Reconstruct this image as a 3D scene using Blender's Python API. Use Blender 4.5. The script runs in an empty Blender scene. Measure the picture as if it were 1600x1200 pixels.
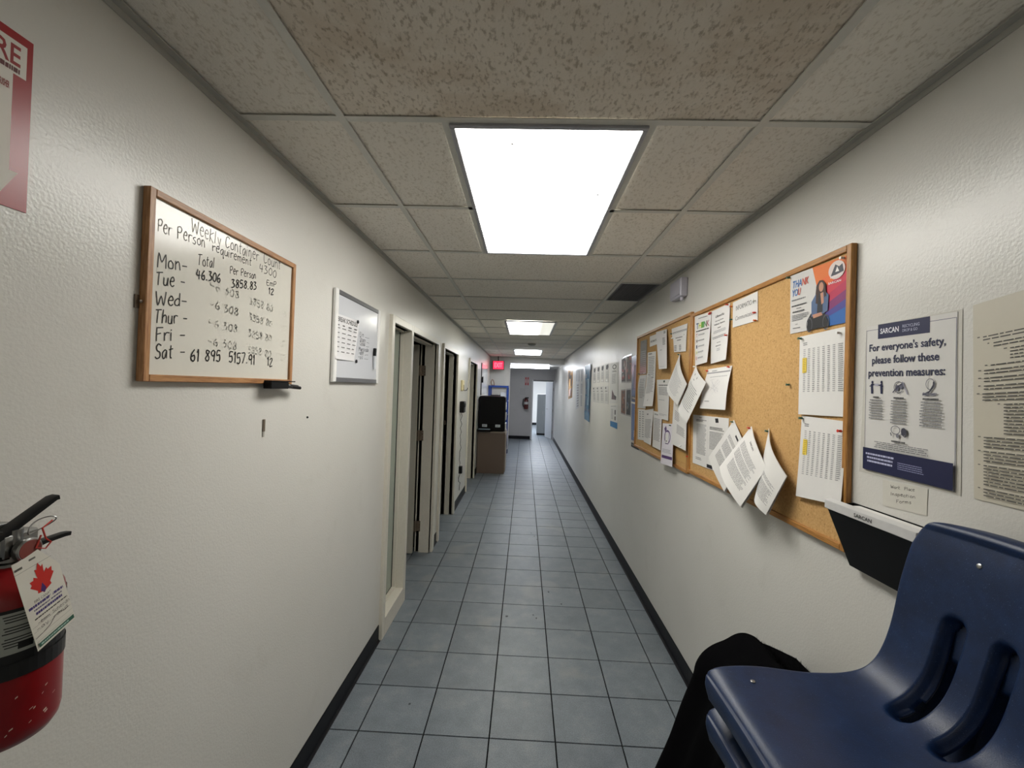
import bpy, math, random
from math import sin, cos, pi, radians, sqrt
from mathutils import Vector, Matrix, noise
random.seed(7)
SC = bpy.context.scene
COL = SC.collection

# ---------------------------------------------------------------- camera, world, exposure
cam_data = bpy.data.cameras.new('camera')
cam = bpy.data.objects.new('camera', cam_data); COL.objects.link(cam)
cam_data.sensor_width = 36.0; cam_data.lens = 660.87 / 1600 * 36.0
cam_data.clip_start = 0.02
YAW, PITCH, ROLL = -0.0306, 0.0101, 0.0325
_f = Vector((sin(YAW)*cos(PITCH), cos(YAW)*cos(PITCH), sin(PITCH)))
_r0 = Vector((cos(YAW), -sin(YAW), 0)); _u0 = _r0.cross(_f)
_r = _r0*cos(ROLL) + _u0*sin(ROLL); _u = -_r0*sin(ROLL) + _u0*cos(ROLL)
cam.matrix_world = Matrix(((_r.x, _u.x, -_f.x, 0), (_r.y, _u.y, -_f.y, 0), (_r.z, _u.z, -_f.z, 1.6449), (0, 0, 0, 1)))
SC.camera = cam
w = bpy.data.worlds.new('world'); SC.world = w; w.use_nodes = True
w.node_tree.nodes['Background'].inputs[0].default_value = (0.8, 0.85, 0.9, 1)
w.node_tree.nodes['Background'].inputs[1].default_value = 0.02
SC.view_settings.view_transform = 'Standard'; SC.view_settings.look = 'None'
SC.view_settings.gamma = 1.0; SC.view_settings.use_curve_mapping = False
SC.view_settings.exposure = 0.0
LAMP = 13.5

XL, XR, ZC = -0.8888, 0.9787, 2.426      # corridor walls and ceiling
YB, YE, YF = -3.6, 10.72, 13.85          # back wall, return wall, far wall
ZC2 = 2.30                               # lower ceiling beyond the header

# ---------------------------------------------------------------- materials
def lin(h):
    h = h.lstrip('#'); o = []
    for i in (0, 2, 4):
        c = int(h[i:i+2], 16)/255
        o.append(c/12.92 if c <= .04045 else ((c+.055)/1.055)**2.4)
    return tuple(o) + (1,)
MATS = {}
def mat(h, rough=.6, metal=0, spec=.5, name=None, grain=.06, gs=60):
    key = (h, rough, metal, spec)
    if key in MATS: return MATS[key]
    m = bpy.data.materials.new(name or 'paint_'+h.strip('#')); m.use_nodes = True
    nt = m.node_tree; b = nt.nodes['Principled BSDF']
    b.inputs['Roughness'].default_value = rough; b.inputs['Metallic'].default_value = metal
    b.inputs['Specular IOR Level'].default_value = spec
    c = lin(h)
    tc = nt.nodes.new('ShaderNodeTexCoord'); nz = nt.nodes.new('ShaderNodeTexNoise'); nz.inputs['Scale'].default_value = gs
    mx = nt.nodes.new('ShaderNodeMix'); mx.data_type = 'RGBA'
    mx.inputs[6].default_value = tuple(max(0, x*(1-grain)) for x in c[:3]) + (1,)
    mx.inputs[7].default_value = tuple(min(1, x*(1+grain)) for x in c[:3]) + (1,)
    nt.links.new(tc.outputs['Object'], nz.inputs['Vector']); nt.links.new(nz.outputs['Fac'], mx.inputs[0])
    nt.links.new(mx.outputs[2], b.inputs['Base Color'])
    MATS[key] = m
    return m
def N(nt, t, **kw):
    n = nt.nodes.new(t)
    for k, v in kw.items():
        if k.startswith('i_'): n.inputs[k[2:].replace('_', ' ')].default_value = v
        else: setattr(n, k, v)
    return n
def base(name, rough=.6, spec=.5):
    m = bpy.data.materials.new(name); m.use_nodes = True
    b = m.node_tree.nodes['Principled BSDF']; b.inputs['Roughness'].default_value = rough
    b.inputs['Specular IOR Level'].default_value = spec
    return m, m.node_tree, b
def ramp(nt, stops):
    r = nt.nodes.new('ShaderNodeValToRGB'); e = r.color_ramp.elements
    while len(e) < len(stops): e.new(.5)
    for i, (p, c) in enumerate(stops): e[i].position = p; e[i].color = lin(c) if isinstance(c, str) else c
    return r
def bump(nt, b, src, strength, dist):
    bp = nt.nodes.new('ShaderNodeBump'); bp.inputs['Strength'].default_value = strength; bp.inputs['Distance'].default_value = dist
    nt.links.new(src, bp.inputs['Height']); nt.links.new(bp.outputs['Normal'], b.inputs['Normal'])

def wall_material(name, c1, c2, rough=.31):
    m, nt, b = base(name, rough, .5)
    tc = N(nt, 'ShaderNodeTexCoord'); L = nt.links.new
    n1 = N(nt, 'ShaderNodeTexNoise', i_Scale=1.1, i_Detail=4.0); L(tc.outputs['Object'], n1.inputs['Vector'])
    r1 = ramp(nt, [(.35, c1), (.7, c2)]); L(n1.outputs['Fac'], r1.inputs['Fac'])
    sm = N(nt, 'ShaderNodeTexNoise', i_Scale=5.0, i_Detail=6.0, i_Roughness=.65); L(tc.outputs['Object'], sm.inputs['Vector'])
    sr = ramp(nt, [(.28, (.86, .85, .83, 1)), (.42, (1, 1, 1, 1))]); L(sm.outputs['Fac'], sr.inputs['Fac'])
    mx = N(nt, 'ShaderNodeMix', data_type='RGBA', blend_type='MULTIPLY'); mx.inputs[0].default_value = .35
    L(r1.outputs['Color'], mx.inputs[6]); L(sr.outputs['Color'], mx.inputs[7]); L(mx.outputs[2], b.inputs['Base Color'])
    n2 = N(nt, 'ShaderNodeTexNoise', i_Scale=165.0, i_Detail=1.5); L(tc.outputs['Object'], n2.inputs['Vector'])
    bump(nt, b, n2.outputs['Fac'], .45, .0014)
    return m
M_WALL = wall_material('satin_wall_paint', '#cdcbc4', '#d4d2cc')
M_FAR = wall_material('far_wall_grey', '#a6a4a4', '#adabab', .45)  # greyer variant of the wall colour for the far and outer walls
M_TRIM = mat('#d2cdc0', .32, name='cream_trim_enamel')
M_WHITE = mat('#e4e3e0', .4, name='white_paint')
M_BASE = mat('#090a11', .5, spec=.25, name='navy_black_vinyl')
M_BLACK = mat('#050507', .45, spec=.25, name='black_plastic')
M_STEEL = mat('#9a9a98', .3, 1, name='brushed_steel')
M_BRONZE = mat('#75685a', .45, .4, name='worn_hinge_metal')
M_DARKROOM = mat('#3b3a38', .8, name='unlit_room_shade')  # darkness of the unlit side rooms is put into this colour
M_ANGLE = mat('#aeada6', .45, name='wall_angle_enamel')
M_GRIDM = mat('#c9c8c0', .45, name='ceiling_grid_enamel')
M_PAPER = mat('#dcdad6', .55, name='white_paper', grain=.015)

def tile_material():
    m, nt, b = base('slate_blue_floor_tile', .3, .5); L = nt.links.new
    tc = N(nt, 'ShaderNodeTexCoord'); oi = N(nt, 'ShaderNodeObjectInfo'); ge = N(nt, 'ShaderNodeNewGeometry')
    n1 = N(nt, 'ShaderNodeTexNoise', i_Scale=7.0, i_Detail=8.0, i_Roughness=.7); L(ge.outputs['Position'], n1.inputs['Vector'])
    r1 = ramp(nt, [(.3, '#666e76'), (.52, '#727a82'), (.75, '#84898e')]); L(n1.outputs['Fac'], r1.inputs['Fac'])
    n2 = N(nt, 'ShaderNodeTexNoise', i_Scale=240.0, i_Detail=2.0); L(ge.outputs['Position'], n2.inputs['Vector'])
    r2 = ramp(nt, [(.35, (.66, .66, .66, 1)), (.62, (1.14, 1.14, 1.14, 1))]); L(n2.outputs['Fac'], r2.inputs['Fac'])
    mx = N(nt, 'ShaderNodeMix', data_type='RGBA', blend_type='MULTIPLY'); mx.inputs[0].default_value = .8
    L(r1.outputs['Color'], mx.inputs[6]); L(r2.outputs['Color'], mx.inputs[7])
    hs = N(nt, 'ShaderNodeHueSaturation'); mr = N(nt, 'ShaderNodeMapRange'); mr.inputs[3].default_value = .92; mr.inputs[4].default_value = 1.08
    L(oi.outputs['Random'], mr.inputs[0]); L(mr.outputs[0], hs.inputs['Value']); L(mx.outputs[2], hs.inputs['Color'])
    n4 = N(nt, 'ShaderNodeTexNoise', i_Scale=2.3, i_Detail=5.0, i_Distortion=.6); L(ge.outputs['Position'], n4.inputs['Vector'])
    r4 = ramp(nt, [(.58, (0, 0, 0, 1)), (.74, (.7, .7, .7, 1))]); L(n4.outputs['Fac'], r4.inputs['Fac'])
    mx2 = N(nt, 'ShaderNodeMix', data_type='RGBA'); L(r4.outputs['Color'], mx2.inputs[0]); L(hs.outputs['Color'], mx2.inputs[6]); mx2.inputs[7].default_value = lin('#8a8b8a')
    L(mx2.outputs[2], b.inputs['Base Color'])
    rr = N(nt, 'ShaderNodeMapRange'); rr.inputs[3].default_value = .3; rr.inputs[4].default_value = .5
    L(n1.outputs['Fac'], rr.inputs[0]); L(rr.outputs[0], b.inputs['Roughness'])
    bump(nt, b, n2.outputs['Fac'], .3, .0015)
    return m
M_TILE = tile_material()
M_GROUT = mat('#141416', 1.0, spec=.05, name='dark_grout')

def ceiling_tile_material(name, ca, cb, stain=0.0):
    m, nt, b = base(name, .9, .15); L = nt.links.new
    ge = N(nt, 'ShaderNodeNewGeometry'); oi = N(nt, 'ShaderNodeObjectInfo')
    mp = N(nt, 'ShaderNodeMapping'); mp.inputs['Scale'].default_value = (1, .55, 1); L(ge.outputs['Position'], mp.inputs['Vector'])
    n1 = N(nt, 'ShaderNodeTexNoise', i_Scale=105.0, i_Detail=3.0, i_Roughness=.6); L(mp.outputs[0], n1.inputs['Vector'])
    r1 = ramp(nt, [(.34, ca), (.48, cb)]); L(n1.outputs['Fac'], r1.inputs['Fac'])
    hs = N(nt, 'ShaderNodeHueSaturation'); mr = N(nt, 'ShaderNodeMapRange'); mr.inputs[3].default_value = .93; mr.inputs[4].default_value = 1.06
    L(oi.outputs['Random'], mr.inputs[0]); L(mr.outputs[0], hs.inputs['Value']); L(r1.outputs['Color'], hs.inputs['Color'])
    out = hs.outputs['Color']
    if stain:
        n3 = N(nt, 'ShaderNodeTexNoise', i_Scale=2.6, i_Detail=6.0, i_Roughness=.6, i_Distortion=.4); L(ge.outputs['Position'], n3.inputs['Vector'])
        r3 = ramp(nt, [(.48, (0, 0, 0, 1)), (.60, (1, 1, 1, 1))]); L(n3.outputs['Fac'], r3.inputs['Fac'])
        mm = N(nt, 'ShaderNodeMath', operation='MULTIPLY'); mm.inputs[1].default_value = stain; L(r3.outputs['Color'], mm.inputs[0])
        mx = N(nt, 'ShaderNodeMix', data_type='RGBA', blend_type='MULTIPLY'); L(mm.outputs[0], mx.inputs[0]); L(out, mx.inputs[6]); mx.inputs[7].default_value = (.78, .72, .65, 1)
        out = mx.outputs[2]
    L(out, b.inputs['Base Color'])
    bump(nt, b, n1.outputs['Fac'], .6, .004)
    return m
M_CT = ceiling_tile_material('mineral_ceiling_tile', '#d0c9bc', '#e8e3d9')
M_CTOLD = ceiling_tile_material('stained_ceiling_tile', '#b8ae9f', '#e2dacd', .6)

def wood_material(name, a, b_, along='Z', sc=30):
    m, nt, b = base(name, .42); L = nt.links.new
    ge = N(nt, 'ShaderNodeTexCoord'); mp = N(nt, 'ShaderNodeMapping')
    mp.inputs['Scale'].default_value = {'Z': (8, 8, .6), 'Y': (8, .6, 8)}[along]; L(ge.outputs['Object'], mp.inputs['Vector'])
    n1 = N(nt, 'ShaderNodeTexNoise', i_Scale=float(sc), i_Detail=5.0, i_Roughness=.6); L(mp.outputs[0], n1.inputs['Vector'])
    r = ramp(nt, [(.3, a), (.65, b_)]); L(n1.outputs['Fac'], r.inputs['Fac']); L(r.outputs['Color'], b.inputs['Base Color'])
    bump(nt, b, n1.outputs['Fac'], .2, .001)
    return m
M_OAKZ = wood_material('oak_frame_upright', '#8a5c36', '#b98a5c', 'Z')
M_OAKY = wood_material('oak_frame_rail', '#8a5c36', '#b98a5c', 'Y')
M_PINEZ = wood_material('honey_wood_upright', '#8c5d2c', '#b98546', 'Z')
M_PINEY = wood_material('honey_wood_rail', '#8c5d2c', '#b98546', 'Y')
def cork_material():
    m, nt, b = base('cork_sheet', .85, .2); L = nt.links.new
    tc = N(nt, 'ShaderNodeTexCoord')
    n1 = N(nt, 'ShaderNodeTexNoise', i_Scale=150.0, i_Detail=4.0, i_Roughness=.7); L(tc.outputs['Object'], n1.inputs['Vector'])
    r = ramp(nt, [(.28, '#86653f'), (.42, '#bd9661'), (.6, '#c9a26d'), (.8, '#d6b37f')]); L(n1.outputs['Fac'], r.inputs['Fac'])
    L(r.outputs['Color'], b.inputs['Base Color']); bump(nt, b, n1.outputs['Fac'], .3, .0012)
    return m
M_CORK = cork_material()
def emit(name, h, s):
    m, nt, b = base(name, .5); b.inputs['Base Color'].default_value = lin(h)
    b.inputs['Emission Color'].default_value = lin(h); b.inputs['Emission Strength'].default_value = s
    return m
def lens_material(name, h, s, dim=None):
    m, nt, b = base(name, .4); L = nt.links.new
    b.inputs['Base Color'].default_value = lin('#e8e8e0'); b.inputs['Emission Color'].default_value = lin(h)
    tc = N(nt, 'ShaderNodeTexCoord'); sp = N(nt, 'ShaderNodeSeparateXYZ'); L(tc.outputs['Object'], sp.inputs[0])
    # tubes run the length of the fixture: bright bands across the lens, weaker to the rim
    w_ = N(nt, 'ShaderNodeMath', operation='MULTIPLY'); w_.inputs[1].default_value = 2*pi/.15; L(sp.outputs['X'], w_.inputs[0])
    c_ = N(nt, 'ShaderNodeMath', operation='COSINE'); L(w_.outputs[0], c_.inputs[0])
    r = N(nt, 'ShaderNodeMapRange'); r.inputs[1].default_value = -1; r.inputs[2].default_value = 1; r.inputs[3].default_value = s*1.05; r.inputs[4].default_value = s*.95; L(c_.outputs[0], r.inputs[0])
    out = r.outputs[0]
    if dim:
        q = N(nt, 'ShaderNodeMapRange'); q.inputs[1].default_value = dim[0]; q.inputs[2].default_value = dim[1]; q.inputs[3].default_value = 1; q.inputs[4].default_value = dim[2]; q.interpolation_type = 'SMOOTHSTEP'
        L(sp.outputs['X'], q.inputs[0]); mm = N(nt, 'ShaderNodeMath', operation='MULTIPLY'); L(out, mm.inputs[0]); L(q.outputs[0], mm.inputs[1]); out = mm.outputs[0]
    L(out, b.inputs['Emission Strength'])
    return m

# ---------------------------------------------------------------- mesh helpers
class MB:
    def __init__(s): s.v = []; s.f = []; s.mi = []; s.mats = []
    def m(s, material):
        if material not in s.mats: s.mats.append(material)
        return s.mats.index(material)
    def face(s, pts, material):
        i = len(s.v); s.v += [tuple(p) for p in pts]; s.f.append(tuple(range(i, i+len(pts)))); s.mi.append(s.m(material))
    def box(s, x0, x1, y0, y1, z0, z1, material, bev=0):
        x0, x1 = min(x0, x1), max(x0, x1); y0, y1 = min(y0, y1), max(y0, y1); z0, z1 = min(z0, z1), max(z0, z1)
        i = len(s.v); k = s.m(material)
        if not bev:
            s.v += [(x, y, z) for z in (z0, z1) for y in (y0, y1) for x in (x0, x1)]
            for f in ((0, 2, 3, 1), (4, 5, 7, 6), (0, 1, 5, 4), (2, 6, 7, 3), (0, 4, 6, 2), (1, 3, 7, 5)):
                s.f.append(tuple(i+a for a in f)); s.mi.append(k)
            return
        b = bev
        # 24-vertex chamfered box
        idx = {}
        for sx in (0, 1):
            for sy in (0, 1):
                for sz in (0, 1):
                    X, Y, Z = (x0, x1)[sx], (y0, y1)[sy], (z0, z1)[sz]
                    dx, dy, dz = (b, -b)[sx], (b, -b)[sy], (b, -b)[sz]
                    for ax, p in enumerate(((X, Y+dy, Z+dz), (X+dx, Y, Z+dz), (X+dx, Y+dy, Z))):
                        idx[(sx, sy, sz, ax)] = len(s.v); s.v.append(p)
        def F(*a): s.f.append(tuple(idx[q] for q in a)); s.mi.append(k)
        for sx in (0, 1): F(*[(sx, a, c, 0) for a, c in ((0, 0), (1, 0), (1, 1), (0, 1))][::(1 if sx else -1)])
        for sy in (0, 1): F(*[(a, sy, c, 1) for a, c in ((0, 0), (1, 0), (1, 1), (0, 1))][::(-1 if sy else 1)])
        for sz in (0, 1): F(*[(a, c, sz, 2) for a, c in ((0, 0), (1, 0), (1, 1), (0, 1))][::(1 if sz else -1)])
        for a in (0, 1):
            for c in (0, 1):
                F((0, a, c, 1), (1, a, c, 1), (1, a, c, 2), (0, a, c, 2))
                F((a, 0, c, 0), (a, 1, c, 0), (a, 1, c, 2), (a, 0, c, 2))
                F((a, c, 0, 0), (a, c, 1, 0), (a, c, 1, 1), (a, c, 0, 1))
        for sx in (0, 1):
            for sy in (0, 1):
                for sz in (0, 1): F((sx, sy, sz, 0), (sx, sy, sz, 1), (sx, sy, sz, 2))
    def tube(s, pts, r, material, n=8, cap=True, taper=None):
        pts = [Vector(p) for p in pts]; k = s.m(material); rings = []
        ref = None
        for i, p in enumerate(pts):
            d = (pts[min(i+1, len(pts)-1)] - pts[max(i-1, 0)]).normalized()
            if ref is None: ref = d.orthogonal().normalized()
            ref = (ref - d*ref.dot(d)); ref = ref.normalized() if ref.length > 1e-6 else d.orthogonal().normalized()
            b = d.cross(ref); rr = (taper[i] if taper else r)
            rings.append(len(s.v))
            for j in range(n):
                a = 2*pi*j/n; s.v.append(tuple(p + ref*cos(a)*rr + b*sin(a)*rr))
        for i in range(len(rings)-1):
            for j in range(n):
                a, b = rings[i], rings[i+1]
                s.f.append((a+j, a+(j+1) % n, b+(j+1) % n, b+j)); s.mi.append(k)
        if cap:
            s.f.append(tuple(rings[0]+j for j in range(n))[::-1]); s.mi.append(k)
            s.f.append(tuple(rings[-1]+j for j in range(n))); s.mi.append(k)
    def lathe(s, prof, c, material, n=24, axis='Z'):
        k = s.m(material); rings = []
        for r, h in prof:
            rings.append(len(s.v))
            for j in range(n):
                a = 2*pi*j/n; x, y = r*cos(a), r*sin(a)
                p = {'Z': (x, y, h), 'X': (h, x, y), 'Y': (x, h, y)}[axis]
                s.v.append((c[0]+p[0], c[1]+p[1], c[2]+p[2]))
        for i in range(len(rings)-1):
            for j in range(n):
                a, b = rings[i], rings[i+1]
                s.f.append((a+j, a+(j+1) % n, b+(j+1) % n, b+j)); s.mi.append(k)
        s.f.append(tuple(rings[0]+j for j in range(n))[::-1]); s.mi.append(k)
        s.f.append(tuple(rings[-1]+j for j in range(n))); s.mi.append(k)
    def build(s, name, parent=None, smooth=False, angle=40):
        me = bpy.data.meshes.new(name); me.from_pydata(s.v, [], s.f)
        for m in s.mats: me.materials.append(m)
        me.polygons.foreach_set('material_index', s.mi)
        if smooth:
            me.polygons.foreach_set('use_smooth', [True]*len(s.f))
            try: me.set_sharp_from_angle(angle=radians(angle))
            except Exception: pass
        me.update()
        o = bpy.data.objects.new(name, me); COL.objects.link(o)
        if parent is not None:
            o.parent = parent; o.matrix_parent_inverse = parent.matrix_world.inverted() if False else Matrix.Identity(4)
            off = Vector(parent.get('_org', (0, 0, 0)))
            if off.length: me.transform(Matrix.Translation(-off))
            o['_org'] = tuple(off)
        return o
def recenter(o, c):
    """move the origin of a top-level mesh object to c without moving it"""
    c = Vector(c); o.data.transform(Matrix.Translation(-c)); o.location = c; o['_org'] = tuple(c)
def tag(o, label=None, cat=None, group=None, kind=None):
    if label: o['label'] = label
    if cat: o['category'] = cat
    if group: o['group'] = group
    if kind: o['kind'] = kind
    return o
def thing(name, label, cat, loc=(0, 0, 0), group=None):
    o = bpy.data.objects.new(name, None); COL.objects.link(o); o.empty_display_size = .05
    o.location = loc; o['_org'] = tuple(loc); return tag(o, label, cat, group)
def sroot(name, loc=(0, 0, 0)):
    o = bpy.data.objects.new(name, None); COL.objects.link(o); o.location = loc; o['_org'] = tuple(loc); o['kind'] = 'structure'; return o
def struct(mb, name, parent=None, **k):
    o = mb.build(name, parent, **k)
    if parent is None: o['kind'] = 'structure'
    return o
def copy_tree(o, parent=None):
    c = o.copy(); COL.objects.link(c)
    if parent: c.parent = parent
    for ch in o.children: copy_tree(ch, c)
    return c

# ---------------------------------------------------------------- room shell
T = .3104; FX1, FY1 = -.7358, 1.9996    # floor tile module
mb = MB(); mb.box(-4.2, 1.35, YB-.1, 20.2, -.12, -.008, M_GROUT)
floor = struct(mb, 'floor')
def tile_mesh(x0, x1, y0, y1, m_=M_TILE):
    b = MB(); g = .0032; h = .0008
    a = b.m(m_); X0, X1, Y0, Y1 = x0+g, x1-g, y0+g, y1-g; i = len(b.v)
    b.v += [(X0, Y0, -.008), (X1, Y0, -.008), (X1, Y1, -.008), (X0, Y1, -.008), (X0, Y0, -h), (X1, Y0, -h), (X1, Y1, -h), (X0, Y1, -h),
            (X0+h, Y0+h, 0), (X1-h, Y0+h, 0), (X1-h, Y1-h, 0), (X0+h, Y1-h, 0)]
    for q in range(4):
        r = (q+1) % 4; b.f += [(q, r, 4+r, 4+q), (4+q, 4+r, 8+r, 8+q)]; b.mi += [a, a]
    b.f.append((8, 9, 10, 11)); b.mi.append(a); return b
tm = tile_mesh(0, T, 0, T); t0 = tm.build('tile', floor); first = True
NI0, NI1 = -2, 6
for j in range(-3, 22):
    for i in range(NI0, NI1):
        if i < -1 and not (3 <= j <= 8): continue
        o = t0 if first else t0.copy()
        if not first: COL.objects.link(o)
        first = False; o.parent = floor
        o.location = (FX1+i*T, FY1+j*T, random.uniform(-.0004, 0))
rest = MB()
for j in range(-18, 58):
    for i in range(-11, NI1):
        if -3 <= j < 22 and (i >= -1 or (i == -2 and 3 <= j <= 8)): continue
        x0, y0 = FX1+i*T, FY1+j*T
        if y0+T < YB or y0 > 19.8: continue
        if x0 < -1.4 and y0 < 10.9: continue
        q = tile_mesh(x0, x0+T, y0, y0+T); n0 = len(rest.v); rest.m(M_TILE)
        rest.v += q.v; rest.f += [tuple(n0+a for a in f) for f in q.f]; rest.mi += q.mi
o = rest.build('distant_floor_tiles', floor); o['kind'] = 'stuff'

# right wall, back wall, header, far zone
mb = MB(); mb.box(XR, XR+.12, YB, YF+.12, 0, 2.7, M_WALL); struct(mb, 'wall_right')
mb = MB(); mb.box(-1.03, XR, YB-.12, YB, 0, 2.7, M_WALL); struct(mb, 'wall_back')
D1 = (2.756, 4.17); D2 = (4.51, 5.42); D3 = (6.66, 7.62); DH = 2.052
mb = MB(); XW = -1.03
for a, b in ((YB, D1[0]), (D1[1], D2[0]), (D2[1], D3[0]), (D3[1], YE)): mb.box(XW, XL, a, b, 0, 2.7, M_WALL)
for a, b in (D1, D2, D3): mb.box(XW, XL, a, b, DH, 2.7, M_WALL)
struct(mb, 'wall_left')
mb = MB(); mb.box(-4.0, -.385, YE, YE+.12, 0, 2.7, M_WALL); struct(mb, 'wall_return')
mb = MB(); mb.box(-.385, XR, YE, YE+.12, 2.285, 2.7, M_WALL); struct(mb, 'wall_header')
FD = (.275, 1.055-.11)     # far doorway
mb = MB(); mb.box(-4.0, FD[0], YF, YF+.12, 0, 2.7, M_FAR); mb.box(FD[1], XR, YF, YF+.12, 0, 2.7, M_FAR); mb.box(FD[0], FD[1], YF, YF+.12, 1.90, 2.7, M_FAR)
struct(mb, 'wall_far')
mb = MB(); mb.box(-4.12, -4.0, 1.5, YF+.12, 0, 2.7, M_FAR); struct(mb, 'wall_outer')
# unlit rooms behind the doorways
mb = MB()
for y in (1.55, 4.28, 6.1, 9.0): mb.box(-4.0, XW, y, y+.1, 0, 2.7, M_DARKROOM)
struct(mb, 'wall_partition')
# bright room behind the far doorway
mb = MB(); mb.box(-1.6, -1.5, YF+.12, 19.5, 0, 2.7, M_WHITE); mb.box(2.6, 2.7, YF+.12, 19.5, 0, 2.7, M_WHITE); mb.box(-1.6, 2.7, 19.5, 19.6, 0, 2.7, M_WHITE)
mb.box(XR+.12, 2.7, YF, YF+.12, 0, 2.7, M_WHITE)
struct(mb, 'wall_far_room')
mb = MB(); mb.box(1.35, 2.7, YF, 20.2, -.12, 0, M_TILE); struct(mb, 'floor_far_room')

# ---------------------------------------------------------------- ceiling: tee grid, tiles, slab
S = .6096; YA = 1.2165; TW = .024
TL_, TR_ = -.567, .657                    # centre lines of the two main tees
rows = [YA+TW/2+i*S for i in range(-8, 16)]     # centre lines of the cross tees
mb = MB()
for x in (TL_, TR_):
    mb.box(x-TW/2, x+TW/2, YB, YE, ZC, ZC+.003, M_GRIDM); mb.box(x-.003, x+.003, YB, YE, ZC+.003, ZC+.035, M_GRIDM)
for y in rows:
    for a, b in ((XL, TL_-TW/2), (TL_+TW/2, TR_-TW/2), (TR_+TW/2, XR)):
        mb.box(a, b, y-TW/2, y+TW/2, ZC+.0005, ZC+.003, M_GRIDM)
for s_, x in ((1, XL), (-1, XR)):
    mb.box(x, x+s_*.022, YB, YE, ZC-.001, ZC+.003, M_ANGLE); mb.box(x, x+s_*.003, YB, YE, ZC-.016, ZC+.003, M_ANGLE)
mb.box(XL, XR, YE-.02, YE, ZC-.001, ZC+.003, M_GRIDM)
LX = .045; lights_rows = [2, 8, 14, 20]    # index of the near cross tee of each fixture (row -6, 0, 6, 12)
for k in lights_rows:
    for s_ in (-1, 1):
        mb.box(LX+s_*.305-TW/2, LX+s_*.305+TW/2, rows[k]+TW/2, rows[k+2]-TW/2, ZC+.0005, ZC+.003, M_GRIDM)
ceil = struct(mb, 'ceiling')
def ctile(x0, x1, y0, y1, m_):
    b = MB(); z = ZC+.005+random.uniform(0, .002); b.box(x0, x1, y0, y1, z, z+.016, m_); b.build('ceiling_tile', ceil)
GR = rows.index(rows[8])+3
for k in range(len(rows)-1):
    y0, y1 = rows[k]+.004, rows[k+1]-.004
    old = k in (6, 7)
    ctile(XL+.002, TL_-.005, y0, y1, M_CT)
    if k != GR: ctile(TR_+.005, XR-.002, y0, y1, M_CT)
    if any(k in (q, q+1) for q in lights_rows):
        ctile(TL_+.005, LX-.309, y0, y1, M_CT); ctile(LX+.309, TR_-.005, y0, y1, M_CT)
    else: ctile(TL_+.005, TR_-.005, y0, y1, M_CTOLD if old else M_CT)
for a, b in ((YB, rows[0]-.004), (rows[-1]+.004, YE)):
    ctile(XL+.002, TL_-.005, a, b, M_CT); ctile(TL_+.005, TR_-.005, a, b, M_CT); ctile(TR_+.005, XR-.002, a, b, M_CT)
mb = MB(); mb.box(-4.2, 2.8, YB-.12, 20.2, 2.7, 2.8, M_DARKROOM); struct(mb, 'ceiling_slab')
mb = MB(); mb.box(-4.0, XR, YE+.12, YF, ZC2, ZC2+.03, M_WHITE); struct(mb, 'ceiling_lower')
mb = MB(); mb.box(-1.5, 2.6, YF+.12, 19.5, 2.45, 2.48, M_WHITE); struct(mb, 'ceiling_far_room')
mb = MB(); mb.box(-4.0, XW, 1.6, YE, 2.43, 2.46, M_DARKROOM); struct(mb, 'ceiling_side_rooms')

# return grille beside the right wall
gm = mat('#77777a', .6, .3, name='grille_metal')
g = thing('ceiling_vent', 'dark grey square return-air grille in the ceiling beside the right wall', 'vent', ((TR_+XR)/2, rows[GR]+S/2, ZC+.004))
b = MB(); x0, x1, y0, y1 = TR_+.014, XR-.03, rows[GR]+.014, rows[GR+1]-.014
b.box(x0, x1, y0, y1, ZC+.012, ZC+.016, mat('#39393b', .9, name='duct_dark')); b.build('backing', g)
b = MB()
for (a, c, d, e) in ((x0, x1, y0, y0+.012), (x0, x1, y1-.012, y1), (x0, x0+.012, y0, y1), (x1-.012, x1, y0, y1)): b.box(a, c, d, e, ZC+.001, ZC+.012, gm)
b.build('frame', g)
b = MB(); n = 30
for i in range(1, n): y = y0+(y1-y0)*i/n; b.box(x0+.012, x1-.012, y-.0012, y+.0012, ZC+.003, ZC+.012, gm)
n = 14
for i in range(1, n): x = x0+(x1-x0)*i/n; b.box(x-.0012, x+.0012, y0+.012, y1-.012, ZC+.004, ZC+.012, gm)
o = b.build('grille_bars', g); o['kind'] = 'stuff'

# ---------------------------------------------------------------- ceiling lights
fm = mat('#b0b0b5', .35, .4, name='fixture_frame_grey')
def troffer(k, label, hx, s, dim=None):
    y0, y1 = rows[k]+.012, rows[k+2]-.012; cy = (y0+y1)/2
    t = thing('ceiling_light', label, 'ceiling light', (LX, cy, ZC), 'recessed fluorescent fixtures')
    b = MB(); a, c = LX-.296, LX+.296; w_ = .016
    for (p, q, r_, s_) in ((a, c, y0, y0+w_), (a, c, y1-w_, y1), (a, a+w_, y0+w_, y1-w_), (c-w_, c, y0+w_, y1-w_)):
        b.box(p, q, r_, s_, ZC-.008, ZC+.004, fm, .002)
    b.box(a, c, y0, y1, ZC+.06, ZC+.065, M_WHITE)
    b.build('frame', t)
    b = MB(); b.box(a+w_, c-w_, y0+w_, y1-w_, ZC-.003, ZC+.001, lens_material('prismatic_lens_lit', hx, s, dim)); b.build('lens', t)
    return t
troffer(2, 'recessed fluorescent panel behind the viewer, out of the frame', '#fffbf2', LAMP*.42)
troffer(8, 'largest, nearest recessed fluorescent panel in the ceiling', '#fffdf7', LAMP)
troffer(14, 'second fluorescent panel along the ceiling, its right side dimmer', '#fffdf0', LAMP*1.25, (-.01, .15, .045))
troffer(20, 'third, small bluish-white fluorescent panel just before the header', '#f2f7ff', LAMP*1.1)
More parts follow.
